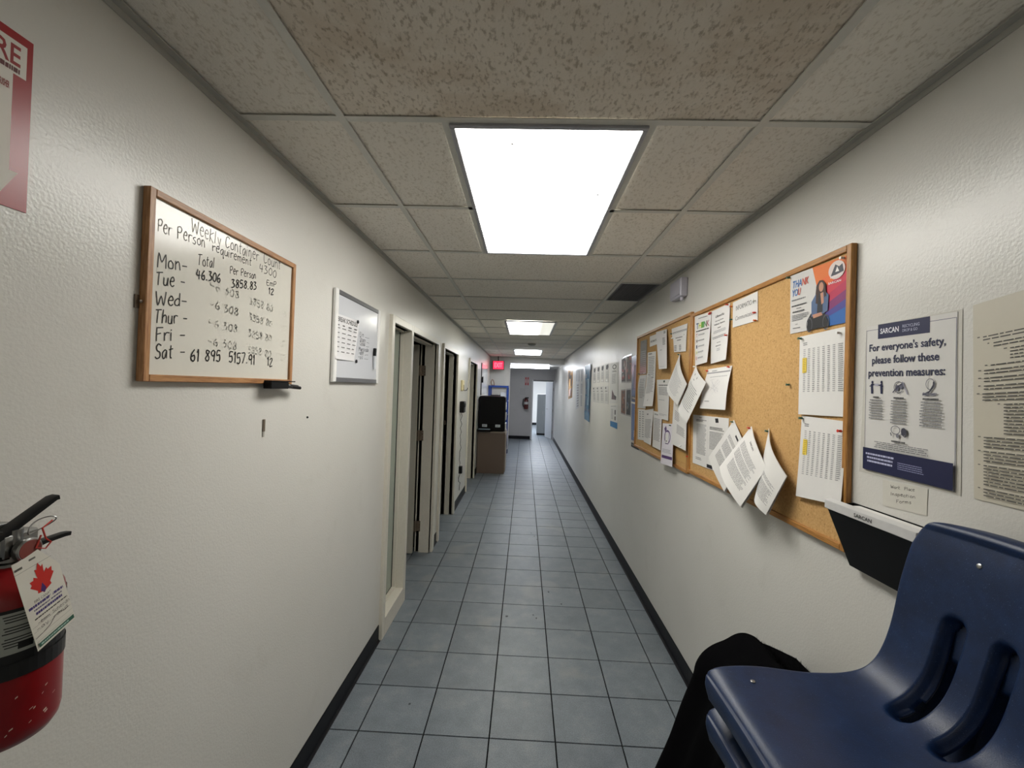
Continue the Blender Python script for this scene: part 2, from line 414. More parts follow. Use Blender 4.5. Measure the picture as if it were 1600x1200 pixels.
# a few dead flies and specks in the near lens
b = MB(); fly = mat('#57534a', .9, name='fly_specks')
for px, py, r in ((-.11, -.50, .006), (.22, -.16, .007), (.13, .22, .003), (.12, .33, .004), (.06, .22, .003), (.14, .35, .003), (.10, .45, .003), (-.265, -.56, .004)):
    cx, cy = LX+px, rows[8]+S+py
    b.face([(cx+r*cos(a)*(1+.3*sin(3*a)), cy+r*.8*sin(a), ZC-.0035) for a in [2*pi*q/9 for q in range(9)]][::-1], fly)
sp = b.build('dead_flies'); tag(sp, 'small dark dead flies lying in the lens of the nearest ceiling light', 'insects', kind='stuff')
# surface-mounted light in the far, lower part
t = thing('ceiling_light', 'long white surface-mounted light beyond the header, its left end cut off by the return wall', 'ceiling light', (.10, 11.75, ZC2))
b = MB(); b.box(-.55, .66, 11.6, 11.9, ZC2-.02, ZC2, M_WHITE); b.build('housing', t)
b = MB(); pr = [(11.6, ZC2-.02), (11.6, ZC2-.062), (11.63, ZC2-.08), (11.87, ZC2-.08), (11.9, ZC2-.062), (11.9, ZC2-.02)]
lm = emit('wrap_lens_lit', '#f4f8ff', LAMP*1.1)
for i in range(5): b.face([(-.545, *pr[i]), (.655, *pr[i]), (.655, *pr[i+1]), (-.545, *pr[i+1])], lm)
for x in (-.545, .655): b.face([(x, *p) for p in pr], lm)
b.build('lens', t)
t = thing('ceiling_light', 'lit ceiling panel of the bright room behind the far doorway', 'ceiling light', (.6, 16, 2.45))
b = MB(); b.box(-.1, 1.3, 15.2, 16.8, 2.435, 2.449, emit('far_room_panel_lit', '#eef5ff', LAMP*2.2)); b.build('lens', t)

# ---------------------------------------------------------------- baseboards
def bb(name, pts, thick=.008, h=.102):
    """vinyl cove base along a straight run, thickness to the side given by the sign"""
    (x0, y0), (x1, y1), (nx, ny) = pts; b = MB()
    prof = [(0, 0), (.016, 0), (.011, .004), (thick*.6, .012), (thick*.5, h-.004), (thick*.3, h), (0, h)]
    A = [(x0+nx*d, y0+ny*d, z) for d, z in prof]; B = [(x1+nx*d, y1+ny*d, z) for d, z in prof]
    for i in range(len(prof)-1): b.face([A[i], B[i], B[i+1], A[i+1]], M_BASE)
    b.face(A, M_BASE); b.face(B[::-1], M_BASE)
    return struct(b, name)
bb('baseboard_left', ((XL, YB), (XL, 2.70), (1, 0)))
bb('baseboard_left', ((XL, D1[1]+.085), (XL, D2[0]-.052), (1, 0)))
bb('baseboard_left', ((XL, D2[1]+.075), (XL, D3[0]-.052), (1, 0)))
bb('baseboard_left', ((XL, D3[1]+.075), (XL, YE), (1, 0)))
bb('baseboard_right', ((XR, YB), (XR, YF), (-1, 0)))
bb('baseboard_return', ((XL, YE), (-.385, YE), (0, -1)))
bb('baseboard_far', ((-3.9, YF), (FD[0]-.06, YF), (0, -1)))
bb('baseboard_far', ((FD[1]+.05, YF), (XR, YF), (0, -1)))
bb('baseboard_far_room', ((-1.5, 19.5), (2.6, 19.5), (0, -1)))
bb('baseboard_far_room', ((-1.5, YF+.12), (-1.5, 19.5), (1, 0)))

# ---------------------------------------------------------------- door frames on the left
PX = XL+.024      # proud face of the steel frames
def jamb(b, y0, y1, z0, z1, side):
    """side +1: the jamb at the far end of an opening (its face looks towards -y), -1 the near end"""
    b.box(XW-.01, PX, y0, y1, z0, z1, M_TRIM, .002)
def make_frame(root, y0, y1, near_c, far_c, z0=0, stop=True, name='frame'):
    b = MB()
    b.box(XW-.012, PX, y0-near_c, y0, z0, DH+.048, M_TRIM, .002)
    b.box(XW-.012, PX, y1, y1+far_c, z0, DH+.048, M_TRIM, .002)
    b.box(XW-.012, PX, y0, y1, DH, DH+.048, M_TRIM, .002)
    b.build('door_frame', root)
    if stop:
        for nm, (a, c) in (('near', (y0, y0+.014)), ('far', (y1-.014, y1))):
            q = MB(); q.box(-.985, -.925, a, c, z0, DH, M_TRIM, .001); q.build('door_stop', root)
        q = MB(); q.box(-.985, -.925, y0+.014, y1-.014, DH-.014, DH, M_TRIM, .001); q.build('door_stop', root)
# side window + door 1 share a mullion
MU = (3.172, 3.226)
w1 = sroot('window_1', (XL, 2.96, 0))
b = MB()
b.box(XW-.012, PX, D1[0]-.05, D1[0], 0, DH+.048, M_TRIM, .002)
b.box(XW-.012, PX, D1[0], MU[0], DH, DH+.048, M_TRIM, .002)
b.box(XW-.012, PX, D1[0], MU[0], 0, .118, M_TRIM, .002)
b.build('window_frame', w1)
b = MB(); b.box(-.951, -.925, D1[0], D1[0]+.010, .118, DH, M_TRIM); b.box(-.951, -.925, MU[0]-.010, MU[0], .118, DH, M_TRIM)
b.box(-.951, -.925, D1[0]+.010, MU[0]-.010, .118, .128, M_TRIM); b.box(-.951, -.925, D1[0]+.010, MU[0]-.010, DH-.010, DH, M_TRIM)
b.build('glazing_bead', w1)
gl, nt, bs = base('green_tinted_glass', .03); bs.inputs['Transmission Weight'].default_value = .45; bs.inputs['Base Color'].default_value = (.58, .66, .58, 1); bs.inputs['IOR'].default_value = 1.5
b = MB(); b.box(-.961, -.955, D1[0]+.002, MU[0]-.002, .12, DH-.002, gl); b.build('pane', w1)
b = MB(); b.box(-.955, -.951, D1[0]+.003, MU[0]-.003, .119, .128, M_BLACK); b.box(-.955, -.951, MU[0]-.014, MU[0]-.001, .128, DH-.01, M_BLACK); b.build('gasket', w1)
d1 = sroot('door_1', (XL, 3.7, 0))
b = MB()
b.box(XW-.012, PX, MU[0], MU[1], 0, DH+.048, M_TRIM, .002)
b.box(XW-.012, PX, MU[1], D1[1], DH, DH+.048, M_TRIM, .002)
b.box(XW-.012, PX, D1[1], D1[1]+.08, 0, DH+.048, M_TRIM, .002)
b.build('door_frame', d1)
for a, c in ((D1[1]-.016, D1[1]), (MU[1], MU[1]+.014)):
    b = MB(); b.box(-.998, -.90, a, c, 0, DH, M_TRIM, .001); b.build('door_stop', d1)
b = MB(); b.box(-.985, -.925, MU[1]+.014, D1[1]-.016, DH-.016, DH, M_TRIM, .001); b.build('door_stop', d1)
leafm = mat('#b3b0a4', .4, name='door_leaf_paint')
b = MB(); b.box(-1.945, -1.045, 4.085, 4.128, .012, DH-.012, leafm, .002); lf = b.build('door_leaf', d1)
b = MB(); b.lathe([(.012, 0), (.012, -.03), (.026, -.036), (.029, -.05), (.024, -.062), (.006, -.066)], (-1.87, 4.085, .96), M_STEEL, 16, 'Y'); b.build('door_knob', lf, smooth=True)
for z in (.26, 1.15, 1.79):
    b = MB(); b.box(-1.04, -.985, 4.146, 4.151, z-.05, z+.05, M_BRONZE); b.tube([(-1.032, 4.138, z-.052), (-1.032, 4.138, z+.052)], .0085, M_BRONZE, 10)
    b.box(-1.072, -1.04, 4.129, 4.133, z-.05, z+.05, M_BRONZE)
    for dz in (-.03, 0, .03): b.lathe([(.004, 0), (.003, -.002)], (-.995, 4.146, z+dz), M_STEEL, 8, 'Y')
    b.build('hinge', d1, smooth=True)
d2 = sroot('door_2', (XL, 4.96, 0)); make_frame(d2, D2[0], D2[1], .05, .075)
d3 = sroot('door_3', (XL, 7.1, 0)); make_frame(d3, D3[0], D3[1], .05, .075)
for d, y1 in ((d2, D2[1]), (d3, D3[1])):
    b = MB(); b.box(-1.03, -.99, y1-.003, y1+.001, .93, 1.01, M_BLACK); b.build('strike_plate', d)
    b = MB(); b.box(-1.02, -1.0, y1-.003, y1+.001, 1.15, 1.20, M_BRONZE); b.build('strike_plate', d)
# door 3 leaf stands nearly closed inside its frame
b = MB(); b.box(-1.035, -.99, D3[0]+.02, D3[1]-.10, .012, DH-.016, mat('#7f7d74', .5, name='grey_door_paint'), .002); b.build('door_leaf', d3)
# far doorway
d4 = sroot('door_4', ((FD[0]+FD[1])/2, YF, 0))
fw = mat('#c9c9cb', .4, name='far_frame_paint')
b = MB(); zt = 1.90
b.box(FD[0]-.045, FD[0], YF-.012, YF+.13, 0, zt+.04, fw, .002); b.box(FD[1], FD[1]+.045, YF-.012, YF+.13, 0, zt+.04, fw, .002)
b.box(FD[0], FD[1], YF-.012, YF+.13, zt, zt+.04, mat('#6f6f70', .5, name='frame_head_grey'), .002); b.build('door_frame', d4)
lf = MB(); L0 = Vector((FD[1]-.005, YF+.13, 0)); ang = radians(106); dv = Vector((cos(ang), sin(ang), 0)); nv = Vector((-dv.y, dv.x, 0))
def obox(b, o, dx, a0, a1, n0, n1, z0, z1, m_):
    nn = Vector((-dx.y, dx.x, 0)); i = len(b.v); k = b.m(m_)
    b.v += [tuple(o+dx*a+nn*n_+Vector((0, 0, z))) for z in (z0, z1) for n_ in (n0, n1) for a in (a0, a1)]
    for f in ((0, 2, 3, 1), (4, 5, 7, 6), (0, 1, 5, 4), (2, 6, 7, 3), (0, 4, 6, 2), (1, 3, 7, 5)): b.f.append(tuple(i+a for a in f)); b.mi.append(k)
obox(lf, L0, dv, 0, .68, -.02, .02, .01, zt-.01, mat('#b9bcc2', .45, name='far_leaf_paint')); lf = lf.build('door_leaf', d4)
b = MB(); kp = L0+dv*.62
b.tube([kp+Vector((0, -.03, .98)), kp+Vector((0, -.07, .98))], .012, M_BRONZE, 10); b.tube([kp+Vector((0, -.07, .98)), kp+dv*-.09+Vector((0, -.075, .98))], .009, M_BRONZE, 8); b.build('door_handle', lf, smooth=True)
for z in (.25, .95, 1.65):
    b = MB(); b.tube([(FD[1]-.004, YF+.128, z-.05), (FD[1]-.004, YF+.128, z+.05)], .009, M_BRONZE, 8); b.build('hinge', d4)
# locker in the bright room
lk = thing('storage_locker', 'tall grey steel locker standing in the bright room behind the far doorway', 'locker', (.66, 15.4, 0))
lkm = mat('#83878a', .45, .1, name='locker_grey')
b = MB(); b.box(.47, .92, 15.2, 15.7, .06, 1.47, lkm, .004); b.build('body', lk)
b = MB(); b.box(.48, .91, 15.22, 15.68, 0, .06, M_BLACK); b.build('plinth', lk)
b = MB(); b.box(.48, .69, 15.188, 15.2, .08, 1.45, lkm, .003); dd = b.build('door', lk); b = MB(); b.box(.66, .675, 15.17, 15.188, .75, .87, M_STEEL, .003); b.build('handle', dd)
b = MB(); b.box(.70, .91, 15.188, 15.2, .08, 1.45, lkm, .003); b.build('door', lk)

b = MB(); sc_ = mat('#3f454b', .7, name='heel_scuff'); rs = random.Random(8)
for (x, y), r in (((-0.076,3.066), .012), ((0.136,3.060), .008), ((0.113,3.101), .006), ((0.245,3.463), .009), ((0.333,3.277), .008), ((0.126,4.849), .009), ((0.160,4.749), .008), ((0.186,4.652), .010), ((1.009,2.575), .008), ((-0.541,2.183), .006)):
    b.face([(x+r*cos(a)*rs.uniform(.6, 1.2), y+r*1.3*sin(a)*rs.uniform(.6, 1.2), .0006) for a in [2*pi*q/9 for q in range(9)]], sc_)
o = b.build('floor_scuffs', floor); o['kind'] = 'stuff'

# ---------------------------------------------------------------- flat print: lettering and marks laid on a sheet
_fc = {}
def glyphs(txt, bold=False, italic=0):
    """2D faces of a line of lettering, scaled to the unit box"""
    key = (txt, bold, italic)
    if key in _fc: return _fc[key]
    cu = bpy.data.curves.new('t', 'FONT'); cu.body = txt; cu.resolution_u = 2; cu.shear = italic
    if bold: cu.offset = .018
    ob = bpy.data.objects.new('t', cu); COL.objects.link(ob)
    dg = bpy.context.evaluated_depsgraph_get(); me = ob.evaluated_get(dg).to_mesh()
    vs = [(v.co.x, v.co.y) for v in me.vertices]; fs = [tuple(p.vertices) for p in me.polygons]
    x0 = min(v[0] for v in vs); x1 = max(v[0] for v in vs); y0 = min(v[1] for v in vs); y1 = max(v[1] for v in vs)
    vs = [((x-x0)/(x1-x0), (y1-y)/(y1-y0)) for x, y in vs]
    ob.evaluated_get(dg).to_mesh_clear(); bpy.data.objects.remove(ob); bpy.data.curves.remove(cu)
    _fc[key] = (vs, fs); return _fc[key]
# single-stroke marker hand, coordinates in tenths of the cap height, first number the advance
HAND = {
'W': '11|0,10 2,0 5,7 8,0 10,10', 'e': '6|0,4 5,4.5 4,7 2,7 0,4 1,1 3,0 5,1', 'k': '6|1,10 0,0|5,7 0,3.5 5,0', 'K': '7|1,10 0,0|6,8 0,4.5 6,0', 'l': '3|1,10 0,0',
'y': '6|0,6 2,1.5|5,6 2,-4', 'C': '7|6,8 4,9.5 1,8 0,4 1,1 3,0 6,1.5', 'o': '6|3,6 1,5 0,3 1,.5 3,0 5,1 5,4 3,6', 'n': '6|0,6 0,0|0,4 2,6 4,5 5,0', 't': '5|2,9 1.5,1 3,0|0,6 4,6.5',
'a': '6|5,5 3,6 0,3.5 1,0 3,.5 5,5 5,0', 'i': '2|0,6 0,0|0,8 .3,8.4', 'r': '5|0,6 .5,0|.5,4 2,6 5,6', 'u': '6|0,6 0,1 2,0 4,1 5,6|5,6 5,0', 'P': '7|0,9 .5,0|0,9 4,10 6,8 4,5 0,5',
's': '5|4,6 1,5.5 1,4 4,2 3,0 0,.5', 'q': '6|5,5 3,6 0,3.5 1,0 3,.5 5,5 5,-4 6,-3', 'm': '8|0,6 0,0|0,4 2,6 3.5,5 3.5,0|3.5,4 5,6 7,5 7,0', 'T': '7|3,10 2,0|0,9.5 7,10', 'h': '6|1,10 0,0|0,4 3,6 5,4.5 5,0',
'F': '6|0,10 0,0|0,10 6,10|0,5 4,5.5', 'S': '6|6,9 3,10 1,8 2,5.5 5,4 5,1 2,0 0,1', 'd': '6|5,10 5,0|5,4 3,6 0,4 0,1 3,0 5,2', 'M': '9|0,0 1,10 4,4 8,10 8.5,0', 'N': '7|0,0 0,8 5,0 6,8', 'p': '6|0,6 0,-4|0,5 3,6 5,4 4,1 0,1', 'O': '7|3,8 0,5 1,1 4,0 6,3 5,7 3,8',
'E': '6|5,9 0,9 0,0 5,0|0,5 4,5', 'w': '8|0,6 2,0 4,5 6,0 7,6', 'c': '5|5,5 3,6 0,4 0,1 3,0 5,1', 'f': '5|4,9 2,9 1,0|0,5 4,5', 'I': '3|1,9 1,0', 'R': '7|0,0 0,9 5,8 5,5 0,5 6,0', 'g': '6|5,5 3,6 0,4 1,1 5,2|5,6 5,-3 1,-4',
'-': '6|0,4 5,4', '.': '3|.5,.2 1,.8', '0': '6|3,9 0,6 0,2 3,0 5,3 5,7 3,9', '1': '3|0,7 1.5,9 1.5,0', '2': '6|0,7 3,9 5,7 0,0 5,.5', '3': '6|0,9 4,9 2,5.5 5,4 4,1 0,0', '4': '6|1,9 0,4 5,4|4,8 3.5,0', '5': '6|5,9 1,9 .5,5 4,5.5 5,2 3,0 0,.5',
'6': '6|4,9 1,6 0,2 3,0 5,2 4,4.5 1,3.5', '7': '6|0,9 5,9 1.5,0', '8': '6|5,8 2,9 1,7 5,3 3,0 0,2 4,6 5,8', '9': '6|5,7 3,9 0,7 1,4.5 4,5 5,8 4,0', ' ': '5|', ':': '2|0,1 .4,1.4|0,5 .4,5.4', '_': '6|0,0 5,.3'}
def hand_strokes(txt, seed=1):
    rnd = random.Random(seed); x = 0; out = []
    for ch in txt:
        g = HAND.get(ch, HAND['-']); parts = g.split('|'); adv = float(parts[0]); j = rnd.uniform(-.4, .4)
        for st in parts[1:]:
            if st: out.append([(x+float(p.split(',')[0])+rnd.uniform(-.15, .15), float(p.split(',')[1])+j+rnd.uniform(-.2, .2)) for p in st.split()])
        x += adv+1.6+rnd.uniform(-.3, .4)
    return out, x-1.6
def smooth_path(p):
    if len(p) < 3: return p
    o = []
    for i in range(len(p)-1):
        a, b, c, d = p[max(i-1, 0)], p[i], p[i+1], p[min(i+2, len(p)-1)]
        for k in range(3):
            t = k/3; o.append(tuple(.5*((2*b[q])+(-a[q]+c[q])*t+(2*a[q]-5*b[q]+4*c[q]-d[q])*t*t+(-a[q]+3*b[q]-3*c[q]+d[q])*t**3) for q in (0, 1)))
    return o+[p[-1]]

class Sheet:
    """a sheet spanned by corners TL TR BR BL (as read), u to the right, v down; curl(u,v) lifts it off the wall"""
    def __init__(s, q, room, curl=None):
        s.q = [Vector(p) for p in q]; s.curl = curl
        s.w = ((s.q[1]-s.q[0]).length+(s.q[2]-s.q[3]).length)/2; s.h = ((s.q[3]-s.q[0]).length+(s.q[2]-s.q[1]).length)/2
        n = (s.q[1]-s.q[0]).cross(s.q[3]-s.q[0]).normalized(); s.n = n if n.x*room > 0 else -n
        s.flip = not (n.x*room > 0)
    def P(s, u, v, d=0):
        a, b, c, e = s.q; p = (a*(1-u)+b*u)*(1-v)+(e*(1-u)+c*u)*v
        if s.curl: d = d+s.curl(u, v)
        return p+s.n*d
    def F(s, mb, uv, mt, d):
        pts = [s.P(u, v, d) for u, v in uv]
        mb.face(pts if not s.flip else pts[::-1], mt)
    def slab(s, mb, mt, d0=0, th=.0005, outline=None, nu=8, nv=8):
        if outline:
            f = [s.P(u, v, d0+th) for u, v in outline]; g = [s.P(u, v, d0) for u, v in outline]; mb.face(f, mt); mb.face(g[::-1], mt)
            for i in range(len(f)): k = (i+1) % len(f); mb.face([f[i], g[i], g[k], f[k]], mt)
            return
        if not s.curl: nu = nv = 1
        k = mb.m(mt); i0 = len(mb.v)
        for d in (d0+th, d0):
            for j in range(nv+1):
                for i in range(nu+1): mb.v.append(tuple(s.P(i/nu, j/nv, d)))
        L = (nu+1)*(nv+1); I = lambda i, j, l: i0+l*L+j*(nu+1)+i
        for j in range(nv):
            for i in range(nu):
                a = (I(i, j, 0), I(i+1, j, 0), I(i+1, j+1, 0), I(i, j+1, 0)); b = tuple(x+L for x in a)
                mb.f += [a[::-1] if s.flip else a, b if s.flip else b[::-1]]; mb.mi += [k, k]
        rim = [(i, 0) for i in range(nu)]+[(nu, j) for j in range(nv)]+[(i, nv) for i in range(nu, 0, -1)]+[(0, j) for j in range(nv, 0, -1)]
        for q in range(len(rim)):
            a, b = rim[q], rim[(q+1) % len(rim)]; mb.f.append((I(*a, 0), I(*b, 0), I(*b, 1), I(*a, 1))); mb.mi.append(k)
    def ink(s, mb, items, d0=.0007, step=.00012):
        d = d0; rnd = random.Random(len(items)*17+int(s.w*1e4))
        for it in items:
            k, c = it[0], it[1]; mt = mat(c, .55, name='ink_'+c.strip('#'), grain=.02); d += step
            if k == 'rect':
                u0, v0, u1, v1 = it[2:6]; nu = max(1, int((u1-u0)*8)) if s.curl else 1; nv = max(1, int((v1-v0)*8)) if s.curl else 1
                for i in range(nu):
                    for j in range(nv):
                        a, b, e, f = u0+(u1-u0)*i/nu, u0+(u1-u0)*(i+1)/nu, v0+(v1-v0)*j/nv, v0+(v1-v0)*(j+1)/nv
                        s.F(mb, [(a, e), (b, e), (b, f), (a, f)], mt, d)
            elif k == 'poly': s.F(mb, it[2], mt, d)
            elif k == 'oval':
                u, v, ru, rv = it[2:6]; s.F(mb, [(u+ru*cos(2*pi*q/20), v+rv*sin(2*pi*q/20)) for q in range(20)], mt, d)
            elif k == 'ring':
                u, v, ru, rv, t = it[2:7]
                for q in range(20):
                    a, b = 2*pi*q/20, 2*pi*(q+1)/20
                    s.F(mb, [(u+ru*cos(a), v+rv*sin(a)), (u+ru*cos(b), v+rv*sin(b)), (u+ru*t*cos(b), v+rv*t*sin(b)), (u+ru*t*cos(a), v+rv*t*sin(a))], mt, d)
            elif k == 'frame':
                u0, v0, u1, v1, t = it[2:7]; tu = t/s.w; tv = t/s.h
                for a in ((u0, v0, u1, v0+tv), (u0, v1-tv, u1, v1), (u0, v0, u0+tu, v1), (u1-tu, v0, u1, v1)): s.F(mb, [(a[0], a[1]), (a[2], a[1]), (a[2], a[3]), (a[0], a[3])], mt, d)
            elif k == 'lines':      # small print too fine to read: rows of word-sized dashes
                u0, v0, u1, v1, n = it[2:7]; fill = it[7] if len(it) > 7 else .5; ctr = it[8] if len(it) > 8 else False
                for r in range(n):
                    v = v0+(v1-v0)*(r+.5)/n; hh = (v1-v0)/n*fill*.5; end = u1-(u1-u0)*rnd.choice((0, 0, .05, .12, .35 if r == n-1 else .1)); u = u0; mid = (u0+u1)/2
                    sh = (u1-end)/2 if ctr else 0
                    while u < end-.004:
                        L_ = (u1-u0)*rnd.uniform(.03, .11); b = min(u+L_, end)
                        s.F(mb, [(u+sh, v-hh*rnd.uniform(.8, 1.1)), (b+sh, v-hh), (b+sh, v+hh), (u+sh, v+hh)], mt, d); u = b+(u1-u0)*rnd.uniform(.009, .015)
            elif k == 'text':
                vs, fs = glyphs(it[2], it[7] if len(it) > 7 else False, it[8] if len(it) > 8 else 0); u0, v0, u1, v1 = it[3:7]
                for f in fs: s.F(mb, [(u0+(u1-u0)*vs[i][0], v0+(v1-v0)*vs[i][1]) for i in f][::-1], mt, d)
            elif k == 'hand':       # string, start (u,v), end (u,v) of the baseline, cap height in metres, stroke width in metres
                st, W = hand_strokes(it[2], len(it[2])+int(it[3][1]*100)); (ua, va), (ub, vb), H, lw = it[3:7]
                for path in st:
                    pp = smooth_path(path)
                    for i in range(len(pp)-1):
                        q = []
                        for (x, y) in (pp[i], pp[i+1]):
                            t = x/W; q.append(Vector(((ua+(ub-ua)*t)*s.w, (va+(vb-va)*t)*s.h-y/10*H)))
                        dv = q[1]-q[0]
                        if dv.length < 1e-6: continue
                        nn = Vector((-dv.y, dv.x)).normalized()*lw/2; e = dv.normalized()*lw*.3
                        s.F(mb, [((p.x)/s.w, (p.y)/s.h) for p in (q[0]-e-nn, q[1]+e-nn, q[1]+e+nn, q[0]-e+nn)], mt, d)
            elif k == 'stroke':
                pts, lw = it[2], it[3]
                for i in range(len(pts)-1):
                    a = Vector((pts[i][0]*s.w, pts[i][1]*s.h)); b = Vector((pts[i+1][0]*s.w, pts[i+1][1]*s.h)); dv = b-a
                    if dv.length < 1e-6: continue
                    nn = Vector((-dv.y, dv.x)).normalized()*lw/2
                    s.F(mb, [(p.x/s.w, p.y/s.h) for p in (a-nn, b-nn, b+nn, a+nn)], mt, d)
R_, L_ = -1, 1
def center(q): return tuple(sum((Vector(p) for p in q), Vector())/len(q))
PINS = {'r': '#c8321e', 'g': '#2e5a4a', 'w': '#e2e2de', 'o': '#d86a22', 'y': '#e0b020'}
def pin(mb, p, n, c):
    p = Vector(p); m_ = mat(PINS[c], .35, name='pin_plastic_'+c); mb.tube([p, p+n*.008], .0016, M_STEEL, 6)
    mb.tube([p+n*.004, p+n*.006, p+n*.012, p+n*.014], 0, m_, 8, True, [.0045, .0036, .003, .0048])
def sheet(name, label, cat, q, room, items=(), color='#dcdad6', curl=None, group=None, rough=.55, pins=(), outline=None, th=.0005, nu=8, nv=8, layers=1):
    s = Sheet(q, room, curl); c = center(q); mb = MB(); mt = M_PAPER if color == '#dcdad6' else mat(color, rough, name='paper_'+color.strip('#'), grain=.02)
    s.slab(mb, mt, 0, th, outline, nu, nv)
    if not items and not pins:
        o = mb.build(name, smooth=bool(curl)); recenter(o, c); return tag(o, label, cat, group)
    t = thing(name, label, cat, c, group); mb.build('sheet', t, smooth=bool(curl))
    if items: b = MB(); s.ink(b, items, th+.0002); b.build('print', t)
    for u, v, col in pins:
        b = MB(); pin(b, s.P(u, v, th), s.n, col); b.build('push_pin', t, smooth=True)
    return t

# ---------------------------------------------------------------- left wall: oak-framed whiteboard
Y0, Y1, Z0, Z1 = .937, 1.555, 1.633, 2.082; D = .019
wb = thing('whiteboard', 'oak-framed whiteboard with the handwritten weekly container count', 'whiteboard', (XL, (Y0+Y1)/2, Z0))
fwd = .017
for nm, a, m_ in (('frame_stile', (Y0, Y0+fwd, Z0, Z1), M_OAKZ), ('frame_stile', (Y1-fwd, Y1, Z0, Z1), M_OAKZ), ('frame_rail', (Y0+fwd, Y1-fwd, Z0, Z0+fwd), M_OAKY), ('frame_rail', (Y0+fwd, Y1-fwd, Z1-fwd, Z1), M_OAKY)):
    b = MB(); b.box(XL+.001, XL+D, *a, m_, .0015); b.build(nm, wb)
surf = MB(); ms = mat('#d6d3c9', .18, name='whiteboard_enamel', grain=.015)
surf.box(XL+.002, XL+.011, Y0+fwd, Y1-fwd, Z0+fwd, Z1-fwd, ms); surf.build('panel', wb)
s = Sheet([(XL+.011, Y0, Z1), (XL+.011, Y1, Z1), (XL+.011, Y1, Z0), (XL+.011, Y0, Z0)], L_)
def UV(p): return ((p[1]-Y0)/(Y1-Y0), (Z1-p[2])/(Z1-Z0))
H = []
INK = '#23221f'
for txt, a, c, hh, col in (
    ('WeeKly', (-0.8778,1.0681,2.0263), (-0.8778,1.1745,2.0211), .034, '#8a877e'), ('Container', (-0.8778,1.1932,2.0273), (-0.8778,1.3446,2.0311), .034, '#4b4943'), ('Count', (-0.8778,1.3712,2.0331), (-0.8778,1.4688,2.0377), .034, '#3a3833'),
    ('Per', (-0.8778,0.9694,1.9881), (-0.8778,1.0077,1.9917), .03, '#9b988f'), ('Person', (-0.8778,1.0250,1.9920), (-0.8778,1.1162,1.9999), .03, '#6b6860'), ('requirement', (-0.8778,1.1429,1.9988), (-0.8778,1.3114,2.0060), .024, '#4a4842'), ('4300', (-0.8778,1.3513,1.9986), (-0.8778,1.4448,2.0024), .028, '#3a3833'),
    ('Total', (-0.8778,1.0935,1.9464), (-0.8778,1.1542,1.9541), .028, '#3d3b36'), ('Per Person', (-0.8778,1.2152,1.9555), (-0.8778,1.3344,1.9705), .022, '#3d3b36'), ('EmP', (-0.8778,1.3922,1.9659), (-0.8778,1.4468,1.9712), .018, '#4a4842'),
    ('Mon-', (-0.8778,0.9718,1.9063), (-0.8778,1.0588,1.9166), .033, INK), ('Tue -', (-0.8778,0.9705,1.8608), (-0.8778,1.0550,1.8768), .031, INK), ('Wed-', (-0.8778,0.9712,1.8150), (-0.8778,1.0632,1.8295), .031, INK), ('Thur -', (-0.8778,0.9722,1.7722), (-0.8778,1.0655,1.7844), .031, INK), ('Fri -', (-0.8778,0.9766,1.7306), (-0.8778,1.0618,1.7417), .031, INK), ('Sat -', (-0.8778,0.9751,1.6883), (-0.8778,1.0622,1.6983), .034, INK),
    ('46.306', (-0.8778,1.0911,1.9081), (-0.8778,1.1772,1.9192), .027, '#0c0c0c'), ('3858.83', (-0.8778,1.2236,1.9174), (-0.8778,1.3383,1.9362), .026, '#0c0c0c'), ('12', (-0.8778,1.4040,1.9381), (-0.8778,1.4328,1.9408), .022, '#0c0c0c'),
    ('61 895', (-0.8778,1.0823,1.6879), (-0.8778,1.1894,1.6959), .033, '#0c0c0c'), ('5157.91', (-0.8778,1.2253,1.6945), (-0.8778,1.3446,1.6948), .034, '#0c0c0c'), ('12', (-0.8778,1.4112,1.6949), (-0.8778,1.4402,1.6940), .032, '#0c0c0c')):
    H.append(('hand', col, txt, UV(a), UV(c), hh, .0036 if col == '#0c0c0c' else (.0030 if col == INK else .0024)))
b = MB(); s.ink(b, H, .0003, .00003); b.build('handwriting', wb)
# faint wiped smears
b = MB(); G_ = []
for r in range(4):
    for k, (u0, u1, tx) in enumerate(((.33, .52, '46.308'), (.60, .80, '3858.80'), (.87, .94, '12'))):
        for dv, tx2 in ((0, tx),): G_.append(('hand', '#cecbc1', tx2, (u0+dv, .42+r*.115+dv+.02*k), (u1+dv, .43+r*.115+dv+.02*k), .024, .0042))
s.ink(b, G_, .0001, .000004)
o = b.build('wiped_marks', wb); o['kind'] = 'stuff'
b = MB(); b.lathe([(.004, 0), (.004, .002), (.001, .0035)], (XL+.010, Y0-.004, 1.815), M_BRONZE, 10, 'X'); b.box(XL, XL+.004, Y0-.010, Y0+.002, 1.80, 1.83, M_BRONZE); b.build('mounting_clip', wb)
